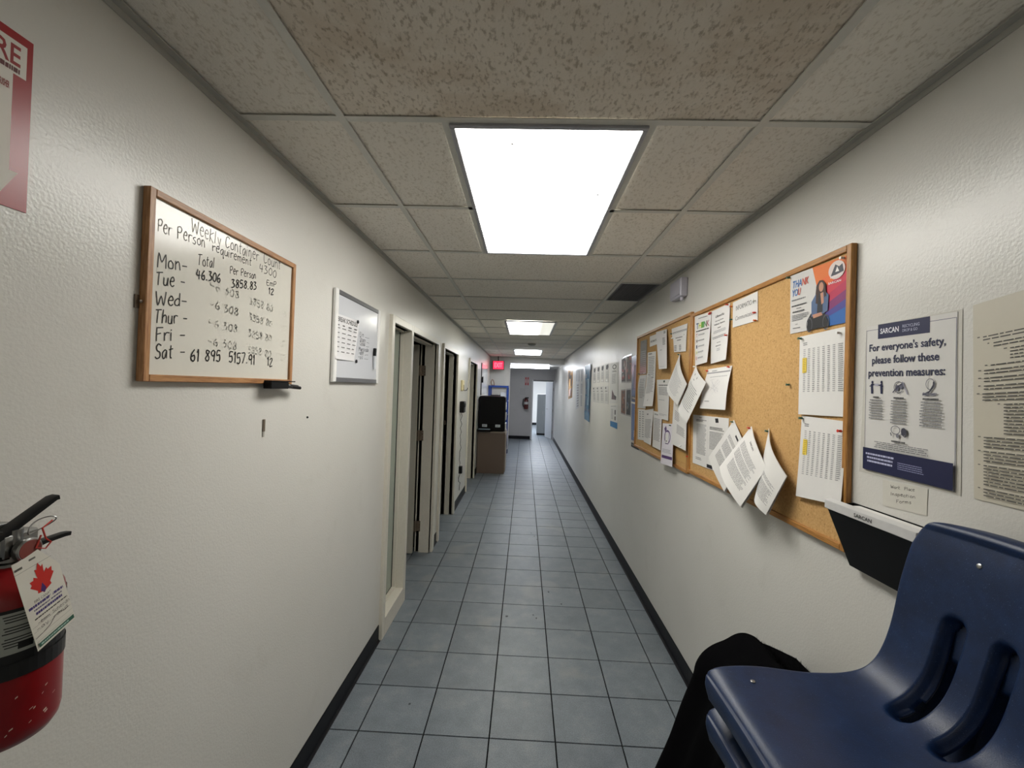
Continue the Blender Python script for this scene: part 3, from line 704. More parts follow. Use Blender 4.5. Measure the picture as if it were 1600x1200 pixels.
# pen holder under the board
ph = thing('pen_holder', 'black marker holder clipped under the right corner of the oak-framed whiteboard', 'pen holder', (XL, 1.47, Z0))
b = MB(); b.box(XL+.016, XL+.045, 1.385, 1.49, Z0-.016, Z0+.008, M_BLACK, .002); b.build('tray', ph)
b = MB(); b.box(XL+.002, XL+.046, 1.385, 1.53, Z0+.008, Z0+.012, M_BLACK, .001); b.build('clip', ph)
for i, (z, col, lab) in enumerate(((-.006, '#e6e6e2', 'white dry-erase marker poking out of the black holder, upper'), (-.011, '#1b1b1d', 'dark-capped dry-erase marker poking out of the black holder, lower'))):
    m_ = thing('marker', lab, 'marker', (XL+.030, 1.50, Z0+z), 'markers in the black holder')
    b = MB(); b.tube([(XL+.024+.010*i, 1.488, Z0+z+.002), (XL+.026+.010*i, 1.525, Z0+z+.001)], .0055, mat(col, .35, name='marker_barrel'), 10); b.build('barrel', m_, smooth=True)
    b = MB(); b.tube([(XL+.026+.010*i, 1.525, Z0+z+.001), (XL+.029+.010*i, 1.575, Z0+z-.002)], .006, M_BLACK if i else mat('#2a2b2d', .3), 10)
    b.build('cap', m_, smooth=True)
# small silver-framed board with the break schedule
Y0, Y1, Z0, Z1 = 1.895, 2.485, 1.648, 2.078
sb = thing('whiteboard', 'small white-edged magnetic board with a break schedule sheet on it', 'whiteboard', (XL, (Y0+Y1)/2, Z0))
silver = mat('#77777b', .35, .5, name='grey_board_rail')
b = MB(); b.box(XL+.004, XL+.014, Y0+.01, Y1-.01, Z0+.01, Z1-.01, mat('#cbcdd2', .16, name='magnetic_board_face', grain=.01)); b.build('panel', sb)
for z in (Z0, Z1-.022): b = MB(); b.box(XL+.002, XL+.018, Y0+.03, Y1-.03, z, z+.022, silver, .002); b.build('frame_rail', sb)
for y in (Y0, Y1-.03): b = MB(); b.box(XL+.002, XL+.020, y, y+.03, Z0-.002, Z1+.002, M_WHITE, .004); b.build('frame_stile', sb)
it = [('text', '#222222', 'BREAK SCHEDULE', .12, .05, .93, .16, True)]
for c_ in range(4):
    it.append(('lines', '#333333', .06+c_*.24, .22, .20+c_*.24, .25, 1, .9))
    for r in range(6): it.append(('lines', '#6a6a6a', .05+c_*.24, .29+r*.105, .21+c_*.24, .315+r*.105, 1, .8))
sheet('break_schedule', 'break schedule sheet on the small magnetic board', 'paper', [(-0.8743,1.8945,1.9634), (-0.8743,2.1811,1.9677), (-0.8743,2.1297,1.7558), (-0.8743,1.9025,1.7535)], L_, it, color='#d8d7d8', curl=lambda u, v: .012*max(0, v-.8)**1.5*8*(1-u))
s = Sheet([(XL+.0145, Y0, Z1), (XL+.0145, Y1, Z1), (XL+.0145, Y1, Z0), (XL+.0145, Y0, Z0)], L_)
H = []
for txt, a, c in (('Elm ___', (-0.8743,2.1905,1.8930), (-0.8743,2.3273,1.8959)), ('Stacn __', (-0.8743,2.1929,1.8671), (-0.8743,2.3258,1.8694)), ('Cislas ___', (-0.8743,2.1985,1.8462), (-0.8743,2.3278,1.8484)), ('Marsinda', (-0.8743,2.1856,1.8140), (-0.8743,2.3209,1.8210)), ('Bate ___', (-0.8743,2.1874,1.7951), (-0.8743,2.3187,1.8022)), ('Lois ___', (-0.8743,2.1809,1.7733), (-0.8743,2.3209,1.7792))):
    H.append(('hand', '#2a2a2c', txt, UV(a), UV(c), .022, .0022))
b = MB(); s.ink(b, H, .0003, .00003); b.build('handwriting', sb)
for k, (p, lab) in enumerate((((-0.8708,2.1514,1.9608), 'small dark ring magnet at the top right of the break schedule sheet'), ((-0.8708,2.1499,1.7572), 'small dark ring magnet at the bottom right of the break schedule sheet'))):
    b = MB(); b.lathe([(.004, 0), (.009, .001), (.009, .006), (.006, .008)], (XL+.0155, p[1], p[2]), mat('#3a3a3c', .3, .6, name='magnet_metal'), 14, 'X'); o = b.build('magnet', smooth=True); recenter(o, p); tag(o, lab, 'magnet', 'ring magnets on the small board')
mk = thing('marker', 'black-capped marker standing upright on the right side of the small magnetic board', 'marker', (XL+.02, 2.40, 1.74))
p0, p1, p2 = (-0.8638,2.3973,1.7292), (-0.8638,2.3898,1.8040), (-0.8638,2.3942,1.8470)
b = MB(); b.tube([p0, p1], .007, mat('#c9ccd0', .35, name='marker_body_white'), 10); b.build('barrel', mk, smooth=True)
b = MB(); b.tube([p1, p2], .009, M_BLACK, 10); b.build('cap', mk, smooth=True)
# little things on the left wall
p = (-0.8868,1.4202,1.4812); b = MB(); b.box(XL, XL+.004, p[1]-.006, p[1]+.006, p[2]-.012, p[2]+.030, M_BRONZE, .001); b.box(XL+.0005, XL+.003, p[1]-.005, p[1]+.005, p[2]-.03, p[2]-.014, mat('#a9a69c', .4), .001)
o = b.build('wall_clip', None); recenter(o, p); tag(o, 'small metal clip stuck on the wall below the oak-framed whiteboard', 'clip')
p = (-0.8878,1.7100,1.4987); b = MB(); b.lathe([(.0045, 0), (.0045, .003), (.002, .006)], (XL, p[1], p[2]), M_BLACK, 8, 'X'); o = b.build('screw', smooth=True); recenter(o, p); tag(o, 'single dark screw in the wall right of the metal clip', 'screw')
# fire extinguisher arrow sign
q = [(-0.8888,0.6186,2.2446), (-0.8888,0.7192,2.2207), (-0.8888,0.7119,1.9262), (-0.8888,0.6253,1.8759)]
zt, zb = 2.225, 1.925; yr = .715; yl = .625
fs_ = sheet('fire_sign', 'red fire extinguisher arrow sign high on the left wall', 'sign', [(XL+.001, yl, zt), (XL+.001, yr, zt), (XL+.001, yr, zb), (XL+.001, yl, zb)], L_,
 [('rect', '#d8d2c8', .10, .05, .90, .24), ('text', '#8e1a1c', 'FIRE', .14, .075, .80, .19, True), ('lines', '#5a2020', .14, .20, .80, .23, 1, .9),
  ('rect', '#d8d2c8', .31, .23, .69, .83), ('poly', '#d8d2c8', [(.17, .79), (.83, .79), (.5, .97)]), ('text', '#8e1a1c', 'EXTINGUISHER', .36, .30, .64, .34, True)],
 color='#971d20', rough=.3, th=.001)
# fire extinguisher on its wall bracket
EX, EY = -.8088, .651
fe = thing('fire_extinguisher', 'red fire extinguisher hung on the left wall at the photo edge', 'fire extinguisher', (EX, EY, 1.04))
redm = mat('#7e1014', .28, name='extinguisher_red')
b = MB(); b.lathe([(.040, 1.072), (.055, 1.075), (.0615, 1.086), (.064, 1.100), (.064, 1.286), (.062, 1.299), (.054, 1.314), (.042, 1.326), (.028, 1.335), (.018, 1.340)], (EX, EY, 0), redm, 48); b.build('cylinder', fe, smooth=True, angle=60)
b = MB(); chip = mat('#c9b8a8', .6, name='chipped_paint'); rnd = random.Random(9)
for k in range(16):
    a = rnd.uniform(-1.0, .75); z = rnd.uniform(1.10, 1.165); r = .0643; L = rnd.uniform(.002, .006)/r; t = rnd.uniform(.0004, .0011)
    b.face([(EX+r*cos(a+L*i), EY+r*sin(a+L*i), z+dz+i*.002) for i, dz in ((0, -t), (1, -t), (1, t), (0, t))], chip)
b.build('paint_chips', fe)
b = MB(); lab1 = mat('#a8aba3', .4, .2, name='silver_label'); lab2 = mat('#111112', .4, name='label_black')
def band(b, z0, z1, a0, a1, m_, r=.0644, n=24):
    for i in range(n):
        p, q_ = a0+(a1-a0)*i/n, a0+(a1-a0)*(i+1)/n
        b.face([(EX+r*cos(p), EY+r*sin(p), z0), (EX+r*cos(q_), EY+r*sin(q_), z0), (EX+r*cos(q_), EY+r*sin(q_), z1), (EX+r*cos(p), EY+r*sin(p), z1)], m_)
band(b, 1.205, 1.289, -2.2, 1.75, lab2); band(b, 1.222, 1.284, -1.9, .95, lab1, .0646)
band(b, 1.232, 1.280, 1.02, 1.7, lab1, .0646, 8)
for k in range(12):
    z = 1.280-k*.0042
    if k in (3, 7): continue
    for (a0, a1) in ((-.75, -.15), (-.08, .35), (.40, .88)): band(b, z-.0016, z, a0+.02*(k % 3), a1-.03*(k % 2), lab2, .0648, 6)
for k in range(3): a = -.5+k*.42; band(b, 1.227, 1.238, a, a+.25, lab2, .0648, 4)
b.build('label', fe)
b = MB(); band(b, 1.184, 1.208, -pi, pi, lab2, .0655, 40); band(b, 1.184, 1.208, -pi, pi, lab2, .0642, 40); b.build('strap', fe)
b = MB(); b.lathe([(.019, 1.336), (.019, 1.344), (.014, 1.346), (.014, 1.395)], (EX, EY, 0), M_STEEL, 20); b.box(EX-.012, EX+.012, EY-.02, EY+.03, 1.352, 1.39, M_STEEL, .003); b.build('valve', fe, smooth=True)
def lever(pts, w0, w1, th, nm):
    b = MB(); A = [Vector(p) for p in pts]; k = b.m(M_BLACK); rings = []
    for i, p in enumerate(A):
        t = i/(len(A)-1); w = w0+(w1-w0)*t; d = (A[min(i+1, len(A)-1)]-A[max(i-1, 0)]).normalized(); sx = Vector((d.y, -d.x, 0)).normalized(); up = sx.cross(d)
        if up.z < 0: up = -up
        rings.append(len(b.v)); b.v += [tuple(p+sx*a*w+up*c*th) for a, c in ((-1, -.8), (-.8, -1), (.8, -1), (1, -.8), (1, .8), (.8, 1), (-.8, 1), (-1, .8))]
    for i in range(len(rings)-1):
        for j in range(8): b.f.append((rings[i]+j, rings[i]+(j+1) % 8, rings[i+1]+(j+1) % 8, rings[i+1]+j)); b.mi.append(k)
    b.f.append(tuple(rings[0]+j for j in range(8))[::-1]); b.mi.append(k); b.f.append(tuple(rings[-1]+j for j in range(8))); b.mi.append(k)
    o = b.build(nm, fe, smooth=True); return o
lever([(EX, EY-.045, 1.378), (EX, EY-.01, 1.392), (EX+.002, EY+.025, 1.414), (EX+.004, EY+.052, 1.431), (EX+.005, EY+.058, 1.432)], .012, .0095, .004, 'squeeze_lever')
lever([(EX, EY-.03, 1.355), (EX+.002, EY+.01, 1.354), (EX+.006, EY+.04, 1.362), (EX+.010, EY+.068, 1.3645), (EX+.010, EY+.076, 1.3635)], .010, .006, .0035, 'carry_handle')
b = MB(); c0 = Vector((EX+.02, EY+.004, 1.3625))
b.lathe([(.017, 0), (.0185, .002), (.0185, .010), (.0165, .012)], (EX+.014, EY+.006, 1.3615), M_STEEL, 24, 'X'); o = b.build('pressure_gauge', fe, smooth=True)
b = MB(); b.lathe([(.0155, .0121), (.0150, .0124)], (EX+.014, EY+.006, 1.3615), mat('#7a3a34', .3, name='gauge_dial_red'), 24, 'X'); b.build('gauge_dial', o)
b = MB(); pts = [(EX+.024+.004*cos(a*2), EY+.020+.020*cos(a), 1.396+.0085*sin(a)+.006*cos(a)) for a in [2*pi*i/24 for i in range(25)]]; b.tube(pts, .0011, M_STEEL, 6, False); b.build('pull_ring', fe, smooth=True)
b = MB(); rd = mat('#b8352a', .4, name='red_seal_plastic'); b.tube([(EX+.028, EY+.034, 1.400), (EX+.030, EY+.018, 1.392), (EX+.032, EY+.022, 1.374), (EX+.032, EY+.030, 1.366), (EX+.030, EY+.024, 1.357), (EX+.028, EY+.012, 1.362), (EX+.026, EY+.02, 1.38)], .0013, rd, 6); b.build('tamper_seal', fe, smooth=True)
b = MB(); b.box(XL, EX-.055, EY-.02, EY+.02, 1.09, 1.41, M_STEEL, .002); b.box(EX-.06, EX-.01, EY-.008, EY+.008, 1.398, 1.404, M_STEEL, .001); b.build('wall_bracket', fe)
# inspection tag
tq = [(-0.7368,0.5944,1.3639), (-0.7368,0.6489,1.3774), (-0.7388,0.6887,1.2371), (-0.7348,0.6322,1.2169)]
s = Sheet(tq, L_); tg = thing('inspection_tag', 'white inspection tag with a red maple leaf hanging from the red extinguisher', 'tag', center(tq))
b = MB(); s.slab(b, mat('#d9d5c9', .5, name='tag_card', grain=.02), 0, .0006, [(0, 0), (.30, 0), (.62, -.02), (1, .26), (1, 1), (0, 1), (0, .25)]); b.build('card', tg)
leaf = [(.5, .48), (.56, .44), (.7, .42), (.68, .38), (.82, .30), (.78, .28), (.80, .23), (.70, .24), (.68, .21), (.60, .25), (.62, .15), (.57, .17), (.52, .11), (.46, .18), (.41, .17), (.43, .27), (.35, .24), (.33, .27), (.24, .27), (.27, .31), (.22, .33), (.36, .40), (.35, .43), (.46, .44)]
LI = [('stroke', '#55534d', [(0, .12), (.86, .12)], .0004), ('lines', '#5b5953', .36, .03, .60, .055, 1, .8), ('lines', '#5b5953', .02, .06, .2, .09, 1, .8), ('poly', '#c2271c', leaf), ('poly', '#4a2a6a', [(.42, .42), (.5, .34), (.56, .42), (.5, .46)]),
      ('text', '#55534d', 'FIRE CANADA', .22, .475, .70, .505), ('lines', '#4b3f77', .06, .515, .92, .55, 1, .8), ('lines', '#6a6478', .16, .565, .86, .585, 1, .8), ('lines', '#4b3f77', .18, .60, .88, .635, 1, .8), ('lines', '#55534d', .12, .655, .95, .68, 1, .6)]
for k in range(4): LI.append(('stroke', '#77756e', [(.02, .74+.055*k), (.98, .74+.055*k)], .0003))
LI += [('hand', '#2b2a28', 'Lemm Scherdn', (.16, .735), (.98, .735), .005, .0005), ('hand', '#2b2a28', 'Day Dand', (.1, .79), (.9, .79), .005, .0005), ('stroke', '#2b2a28', [(.02, .86), (.2, .85), (.4, .83), (.55, .78), (.66, .77), (.8, .80), (.92, .79)], .0008),
       ('rect', '#2f5a4a', .05, .925, .97, .972), ('lines', '#a9c4b8', .1, .935, .92, .962, 1, .6)]
b = MB(); s.ink(b, LI, .0008, .00006); b.build('print', tg)

# ---------------------------------------------------------------- right wall: two cork boards
def corkboard(y0, y1, z0, z1, label):
    t = thing('corkboard', label, 'corkboard', (XR, (y0+y1)/2, z0)); f = .020; D = .019
    for nm, a, m_ in (('frame_stile', (y0, y0+f, z0, z1), M_PINEZ), ('frame_stile', (y1-f, y1, z0, z1), M_PINEZ), ('frame_rail', (y0+f, y1-f, z0, z0+f), M_PINEY), ('frame_rail', (y0+f, y1-f, z1-f, z1), M_PINEY)):
        b = MB(); b.box(XR-D, XR-.001, *a, m_, .002); b.build(nm, t)
    b = MB(); b.box(XR-.010, XR-.002, y0+f, y1-f, z0+f, z1-f, M_CORK); b.build('cork_panel', t); return t
c1 = corkboard(1.286, 2.497, 1.190, 2.112, 'large near cork board with a honey wood frame, half of it bare cork')
c2 = corkboard(2.503, 3.705, 1.178, 2.128, 'far cork board with a honey wood frame, crowded with pinned papers')
g0 = .0115
def pap(label, q, items, **k): k.setdefault('group', 'papers pinned on the cork boards'); return sheet('paper', label, k.pop('cat', 'paper'), q, R_, items, **k)
G1, G2, G3 = '#3c3c3e', '#77777a', '#a3a3a5'
# thank-you poster with a seated woman
DENIM, SKIN, HAIR, BLK = '#4d6285', '#b9866c', '#3a2620', '#17171a'
TY = [('poly', '#d9702a', [(.44, 0), (1, 0), (1, .18), (.56, .50)]), ('poly', '#e0672c', [(.52, .28), (1, .10), (1, .30), (.58, .50)]), ('poly', '#c53246', [(.56, .42), (1, .22), (1, .42), (.62, .66)]), ('poly', '#b3284e', [(.60, .56), (1, .36), (1, .56), (.66, .74)]),
      ('poly', '#7c2a66', [(.62, .68), (1, .50), (1, .68), (.68, .84)]), ('poly', '#45408a', [(.64, .80), (1, .64), (1, .80), (.70, .90)]), ('poly', '#2560a6', [(.66, .87), (1, .76), (1, 1), (.72, 1)]),
      ('text', '#3f6fae', 'THA', .06, .115, .24, .235, True, .2), ('text', '#c8503a', 'NK', .245, .115, .38, .235, True, .2), ('text', '#3f6fae', 'YO', .05, .26, .165, .38, True, .2), ('text', '#c8503a', 'U', .17, .26, .225, .38, True, .2),
      ('lines', G2, .04, .43, .36, .455, 1, .8), ('lines', G1, .04, .53, .34, .555, 1, .9), ('lines', G2, .14, .585, .24, .605, 1, .8), ('lines', G1, .06, .635, .30, .66, 1, .9), ('lines', G2, .05, .69, .38, .80, 4, .5), ('lines', G2, .12, .85, .2, .87, 1, .6), ('lines', G2, .07, .91, .30, .93, 1, .6),
      ('oval', '#d7c9c4', .86, .17, .13, .14), ('poly', '#40404a', [(.76, .26), (.84, .08), (.90, .13), (.95, .10), (.97, .22)]), ('poly', '#e6e2df', [(.84, .20), (.87, .12), (.90, .20)]), ('lines', '#e9dede', .76, .24, .96, .28, 2, .6), ('text', '#efe6e6', 'SARCAN', .73, .33, .93, .365, True),
      ('poly', BLK, [(.35, 1), (.37, .82), (.43, .74), (.50, .80), (.66, .78), (.72, .90), (.74, 1)]), ('ring', '#4a4a50', .40, .92, .055, .12, .8), ('ring', '#4a4a50', .69, .93, .055, .12, .8),
      ('poly', HAIR, [(.50, .56), (.53, .32), (.58, .25), (.64, .26), (.69, .34), (.70, .50), (.66, .58), (.56, .62)]), ('poly', DENIM, [(.44, .56), (.52, .45), (.60, .50), (.68, .44), (.74, .52), (.72, .76), (.60, .80), (.44, .80)]),
      ('poly', '#22242c', [(.56, .46), (.64, .46), (.64, .76), (.54, .76)]), ('oval', SKIN, .615, .36, .04, .075), ('poly', SKIN, [(.60, .46), (.65, .45), (.66, .62), (.62, .64)]), ('poly', SKIN, [(.46, .77), (.62, .76), (.64, .81), (.48, .83)]),
      ('poly', HAIR, [(.53, .34), (.575, .29), (.58, .44), (.56, .62), (.52, .60)]), ('poly', HAIR, [(.655, .31), (.69, .36), (.70, .52), (.67, .54), (.66, .42)])]
pap('glossy thank-you poster with a seated woman in a denim jacket', [(0.9662,1.5863,2.0922), (0.9662,1.3130,2.0827), (0.9662,1.3064,1.8767), (0.9662,1.5793,1.8769)], TY, color='#d4d2cf', rough=.14, pins=((.0, .03, 'g'), (.97, .03, 'w')), cat='poster')
# two tally sheets
def tally(label, q, warp, pins):
    it = [('lines', G2, .09, .085, .2, .13, 2, .5)]
    for c_ in range(8):
        u0 = .10+c_*.108
        it.append(('lines', G2 if c_ % 3 else '#8f8f92', u0, .17, u0+(.055 if c_ < 7 else .10), .72, 24, .38))
    it.append(('rect', '#e3c64a', .085, .285, .185, .475)); it.append(('lines', '#9c8a3c', .10, .29, .17, .47, 8, .35))
    return pap(label, q, it, pins=pins, curl=warp)
tally('tall tally sheet with a yellow column, directly under the thank-you poster', [(0.9652,1.5220,1.8596), (0.9662,1.3085,1.8649), (0.9647,1.2977,1.5915), (0.9617,1.5080,1.5868)], lambda u, v: .004*v*(1-u), ((.06, .03, 'g'), (.90, .06, 'w')))
tally('tally sheet with a yellow column, lower of the two, red mark at its corner', [(0.9662,1.5025,1.5826), (0.9662,1.2981,1.5777), (0.9587,1.2950,1.3257), (0.9607,1.5060,1.3024)], lambda u, v: .006*v*v, ((.04, .03, 'g'), (.93, .12, 'r')))
pap('INFORMATION Communication card pinned near the middle of the cork boards', [(0.9662,2.0172,2.0821), (0.9662,1.8059,2.0868), (0.9662,1.7998,1.9624), (0.9662,2.0131,1.9628)], [('text', '#303032', 'INFORMATION', .14, .20, .86, .38), ('text', '#5a5a5e', 'Communication', .12, .60, .90, .76, False, .3)], pins=((.0, .16, 'o'), (.0, .68, 'g'), (.93, .30, 'w'), (.95, .72, 'r'), (.97, .99, 'o')), cat='card')
TH = [('lines', G2, .25, .055, .80, .075, 1, .9)]
for c_, (ch, col) in enumerate(zip('THINK', ('#2a4f7a', '#c8cf3a', '#5fa04a', '#3f7a4a', '#a85a6a'))): TH.append(('text', col, ch, .10+c_*.17, .155, .26+c_*.17, .275, True))
TH.append(('lines', '#202022', .10, .31, .93, .335, 1, .9))
for r, (ch, col) in enumerate(zip('THINK', ('#a8324a', '#5a2a34', '#2c3a5a', '#cdd060', '#d05a5a'))): TH += [('text', col, ch, .11, .37+r*.115, .19, .44+r*.115, True), ('lines', G3, .26, .385+r*.115, .72, .42+r*.115, 1, .7)]
pap('THINK sheet with multicoloured capital letters and small coloured initials', [(0.9662,2.4647,2.0921), (0.9662,2.2477,2.0820), (0.9487,2.2206,1.8128), (0.9627,2.4311,1.8070)], TH, curl=lambda u, v: .010*v*v*u, pins=((.98, .05, 'r'),), color='#dddbd8')
pap('white notice with centred bold heading, right of the THINK sheet', [(0.9662,2.2456,2.0816), (0.9662,2.0447,2.0857), (0.9487,2.0151,1.8120), (0.9627,2.2313,1.8050)], [('text', G1, 'Lifeworks', .25, .115, .72, .165, True), ('text', G1, 'Learning Series', .24, .215, .70, .245, True), ('text', G1, 'Wellness Sessions', .18, .275, .78, .305, True), ('lines', G1, .34, .355, .62, .375, 1, .7, True), ('lines', G3, .14, .40, .86, .46, 3, .5, True), ('lines', G2, .10, .51, .88, .56, 2, .5, True), ('lines', G2, .38, .63, .6, .65, 1, .6, True), ('lines', G2, .32, .69, .64, .71, 1, .8), ('lines', G3, .4, .74, .6, .80, 2, .5, True)],
    curl=lambda u, v: .010*v*v*u, pins=((.02, .03, 'r'), (.93, .02, 'r'), (.97, .57, 'r')), color='#dedcd9')
pap('tilted form with a grey header bar and faint sketch, below the centred notice', [(0.9662,2.2652,1.7792), (0.9662,2.0069,1.7842), (0.9337,1.9951,1.5762), (0.9387,2.2936,1.5702)], [('lines', G2, .22, .055, .55, .08, 1, .8), ('rect', '#8e8e92', .02, .10, .98, .13), ('lines', G3, .2, .2, .9, .24, 1, .4)]+[('stroke', '#a9a9ae', [(.2+.5*random.random(), .25+.4*random.random()) for _ in range(4)], .0008) for _ in range(7)]+[('lines', G2, .18, .80, .4, .83, 1, .6)],
    curl=lambda u, v: .006*sin(pi*v), pins=((.03, .05, 'r'), (.93, .03, 'r')), color='#dfddda')
pap('closely typed two-column letter left of the three drooping packets on the near cork board', [(0.9662,2.4462,1.5284), (0.9662,2.0265,1.5364), (0.9657,2.0278,1.2665), (0.9657,2.4356,1.2560)], [('lines', G1, .2, .03, .30, .06, 2, .6), ('lines', G1, .10, .08, .42, .13, 2, .5), ('lines', G2, .12, .17, .42, .78, 26, .4), ('lines', G2, .1, .84, .3, .9, 2, .4), ('poly', '#26262a', [(.66, .03), (.74, .02), (.76, .10), (.68, .11)]), ('lines', G1, .52, .19, .90, .25, 3, .5), ('lines', G2, .52, .28, .88, .62, 15, .4), ('stroke', '#b8b6b4', [(.47, .01), (.46, .99)], .001), ('rect', '#202024', .46, .92, .62, .985)])
# three packets pinned by one corner and drooping
def droop(label, q, curl, items, pinc, layers=3, dx=.02):
    s0 = center(q); t = thing('paper_packet', label, 'papers', s0, 'papers pinned on the cork boards')
    for k in range(layers):
        s = Sheet(q, R_, (lambda kk: (lambda u, v: curl(u, v)-kk*.004*(u+v)))(k)); s.q = [p+Vector((0, random.uniform(-1, 1)*.002*k+(.006*k if i in (1, 2) else 0), -.0022*k*(i in (2, 3)))) for i, p in enumerate(s.q)]
        b = MB(); s.slab(b, M_PAPER if k == 0 else mat('#d2cfcc', .55, name='paper_under'), 0, .0005, None, 10, 10); b.build('sheet', t, smooth=True)
        if k == 0: b = MB(); s.ink(b, items, .0007); b.build('print', t)
    s = Sheet(q, R_, curl); b = MB(); pin(b, s.P(.03, .03, 0), s.n, pinc); b.build('push_pin', t, smooth=True); return t
body = [('lines', G2, .16, .16, .88, .62, 20, .4), ('lines', G2, .16, .66, .80, .80, 5, .4), ('text', G1, 'SARCAN', .50, .05, .80, .085, True)]
# q order: pinned corner first (TL), then clockwise: right, bottom, left as the sheet hangs rotated
droop('drooping packet on a green pin, leftmost of three low on the near cork board', [(0.9647,1.9742,1.5318), (0.9447,1.8263,1.4274), (0.9287,1.9722,1.2022), (0.9487,2.1921,1.3261)], lambda u, v: .006*sin(pi*u)*v, [('poly', '#3a3a3e', [(.42, .09), (.62, .09), (.62, .13), (.42, .13)]), ('lines', G2, .18, .22, .84, .30, 4, .4), ('lines', G2, .18, .34, .84, .55, 11, .4), ('lines', G2, .18, .60, .84, .80, 10, .4)], 'g')
droop('drooping packet on a red pin, middle of three low on the near cork board', [(0.9587,1.8080,1.5177), (0.9127,1.6126,1.3780), (0.8737,1.7168,1.2026), (0.9107,1.9710,1.3141)], lambda u, v: .022*sin(pi*min(1, u*.9+.1))*(.4+v*.6), [('text', G1, 'SARCAN', .30, .09, .52, .125, True), ('lines', G2, .12, .22, .86, .36, 8, .4), ('lines', G2, .12, .38, .86, .55, 9, .4), ('lines', G2, .2, .58, .86, .80, 9, .4)], 'r')
droop('drooping packet on a green pin, rightmost of three low on the near cork board', [(0.9647,1.6946,1.5198), (0.9287,1.5171,1.3673), (0.8937,1.5756,1.2124), (0.9087,1.6754,1.2585)], lambda u, v: .020*sin(pi*u), [('lines', G2, .10, .42, .90, .50, 3, .4), ('lines', G2, .10, .54, .90, .84, 12, .4)], 'g')
# far board papers
pap('glossy plastic-sleeved sheet at the far top corner of the far cork board', [(0.9662,3.6037,2.0783), (0.9662,3.4174,2.0723), (0.9662,3.4140,1.7938), (0.9662,3.6078,1.7942)], [('lines', G1, .3, .03, .6, .06, 1, .8), ('lines', G2, .12, .12, .88, .24, 3, .4), ('lines', G3, .12, .3, .88, .9, 10, .3)], color='#9c9a97', rough=.08, pins=((.03, .98, 'g'), (.9, .98, 'w')))
pap('typed label card along the top edge of the far cork board', [(0.9662,3.3418,2.0857), (0.9662,3.1338,2.0831), (0.9662,3.1266,2.0055), (0.9662,3.3336,2.0029)], [('text', G1, 'INFORMATION', .1, .45, .95, .66, True)], cat='card')
pap('long narrow sheet hanging from the top frame of the far cork board', [(0.9577,3.1602,2.0946), (0.9577,2.9204,2.0846), (0.9337,2.7953,1.8069), (0.9437,2.9904,1.8113)], [('lines', G1, .72, .05, .9, .10, 2, .6), ('lines', G1, .60, .20, .86, .40, 6, .5), ('lines', G2, .3, .50, .62, .53, 1, .5), ('lines', G3, .15, .93, .8, .95, 1, .5)], curl=lambda u, v: .010*v, pins=((.85, .03, 'w'),), color='#d6d3d3')
pap('tall typed sheet in the upper far part of the far cork board', [(0.9662,3.3858,1.9630), (0.9662,3.1748,1.9550), (0.9607,3.1564,1.7212), (0.9637,3.3632,1.7242)], [('lines', G1, .12, .04, .6, .08, 1, .8), ('lines', G2, .1, .14, .85, .92, 14, .4)])
pap('tall typed sheet with curled lower edge, lower half of the far cork board column', [(0.9652,3.3862,1.7987), (0.9652,3.1750,1.8004), (0.9487,3.1183,1.5464), (0.9487,3.3631,1.5361)], [('lines', G1, .2, .03, .55, .06, 1, .9), ('lines', G2, .12, .12, .85, .62, 14, .4), ('hand', G1, 'f', (.35, .86), (.5, .86), .02, .002)], curl=lambda u, v: .014*v*v, pins=((.75, .1, 'w'),))
pap('wavy sheet hung under the glossy plastic sleeve on the far cork board', [(0.9662,3.6024,1.7877), (0.9662,3.3926,1.7871), (0.9567,3.3896,1.5175), (0.9607,3.6389,1.5122)], [('lines', G2, .15, .1, .85, .7, 12, .4)], curl=lambda u, v: .006*sin(5*v), color='#c9c8c5')
pap('crest-headed letter in the middle of the far cork board', [(0.9662,3.1337,1.7418), (0.9662,2.8570,1.7395), (0.9587,2.8450,1.4629), (0.9627,3.0659,1.4661)], [('poly', '#3c4a3e', [(.52, .03), (.66, .02), (.66, .07), (.54, .08)]), ('lines', G1, .15, .13, .9, .16, 1, .8), ('lines', G2, .15, .19, .9, .40, 8, .4), ('lines', G3, .12, .5, .9, .54, 1, .4), ('lines', G3, .12, .86, .9, .92, 2, .4)])
pap('typed price list at the far bottom corner of the far cork board', [(0.9662,3.6183,1.5039), (0.9662,3.4122,1.5108), (0.9662,3.3970,1.2624), (0.9662,3.6068,1.2492)], [('lines', G1, .2, .05, .4, .92, 12, .35), ('lines', G2, .6, .05, .85, .92, 12, .35)])
pap('typed letter second along the bottom edge of the far cork board', [(0.9657,3.4202,1.5044), (0.9657,3.1907,1.5272), (0.9547,3.1792,1.2544), (0.9637,3.4188,1.2536)], [('lines', G1, .3, .12, .55, .16, 1, .9), ('lines', G2, .12, .28, .88, .85, 17, .4)], curl=lambda u, v: .006*v*u)
pap('typed letter third along the bottom edge, left of the phone notice', [(0.9647,3.1858,1.5107), (0.9647,2.9901,1.5079), (0.9547,2.9518,1.2498), (0.9607,3.1766,1.2477)], [('lines', G1, .15, .06, .7, .10, 2, .6), ('lines', G2, .12, .18, .88, .80, 16, .4)], curl=lambda u, v: .006*v*u)
PUR = '#54386e'
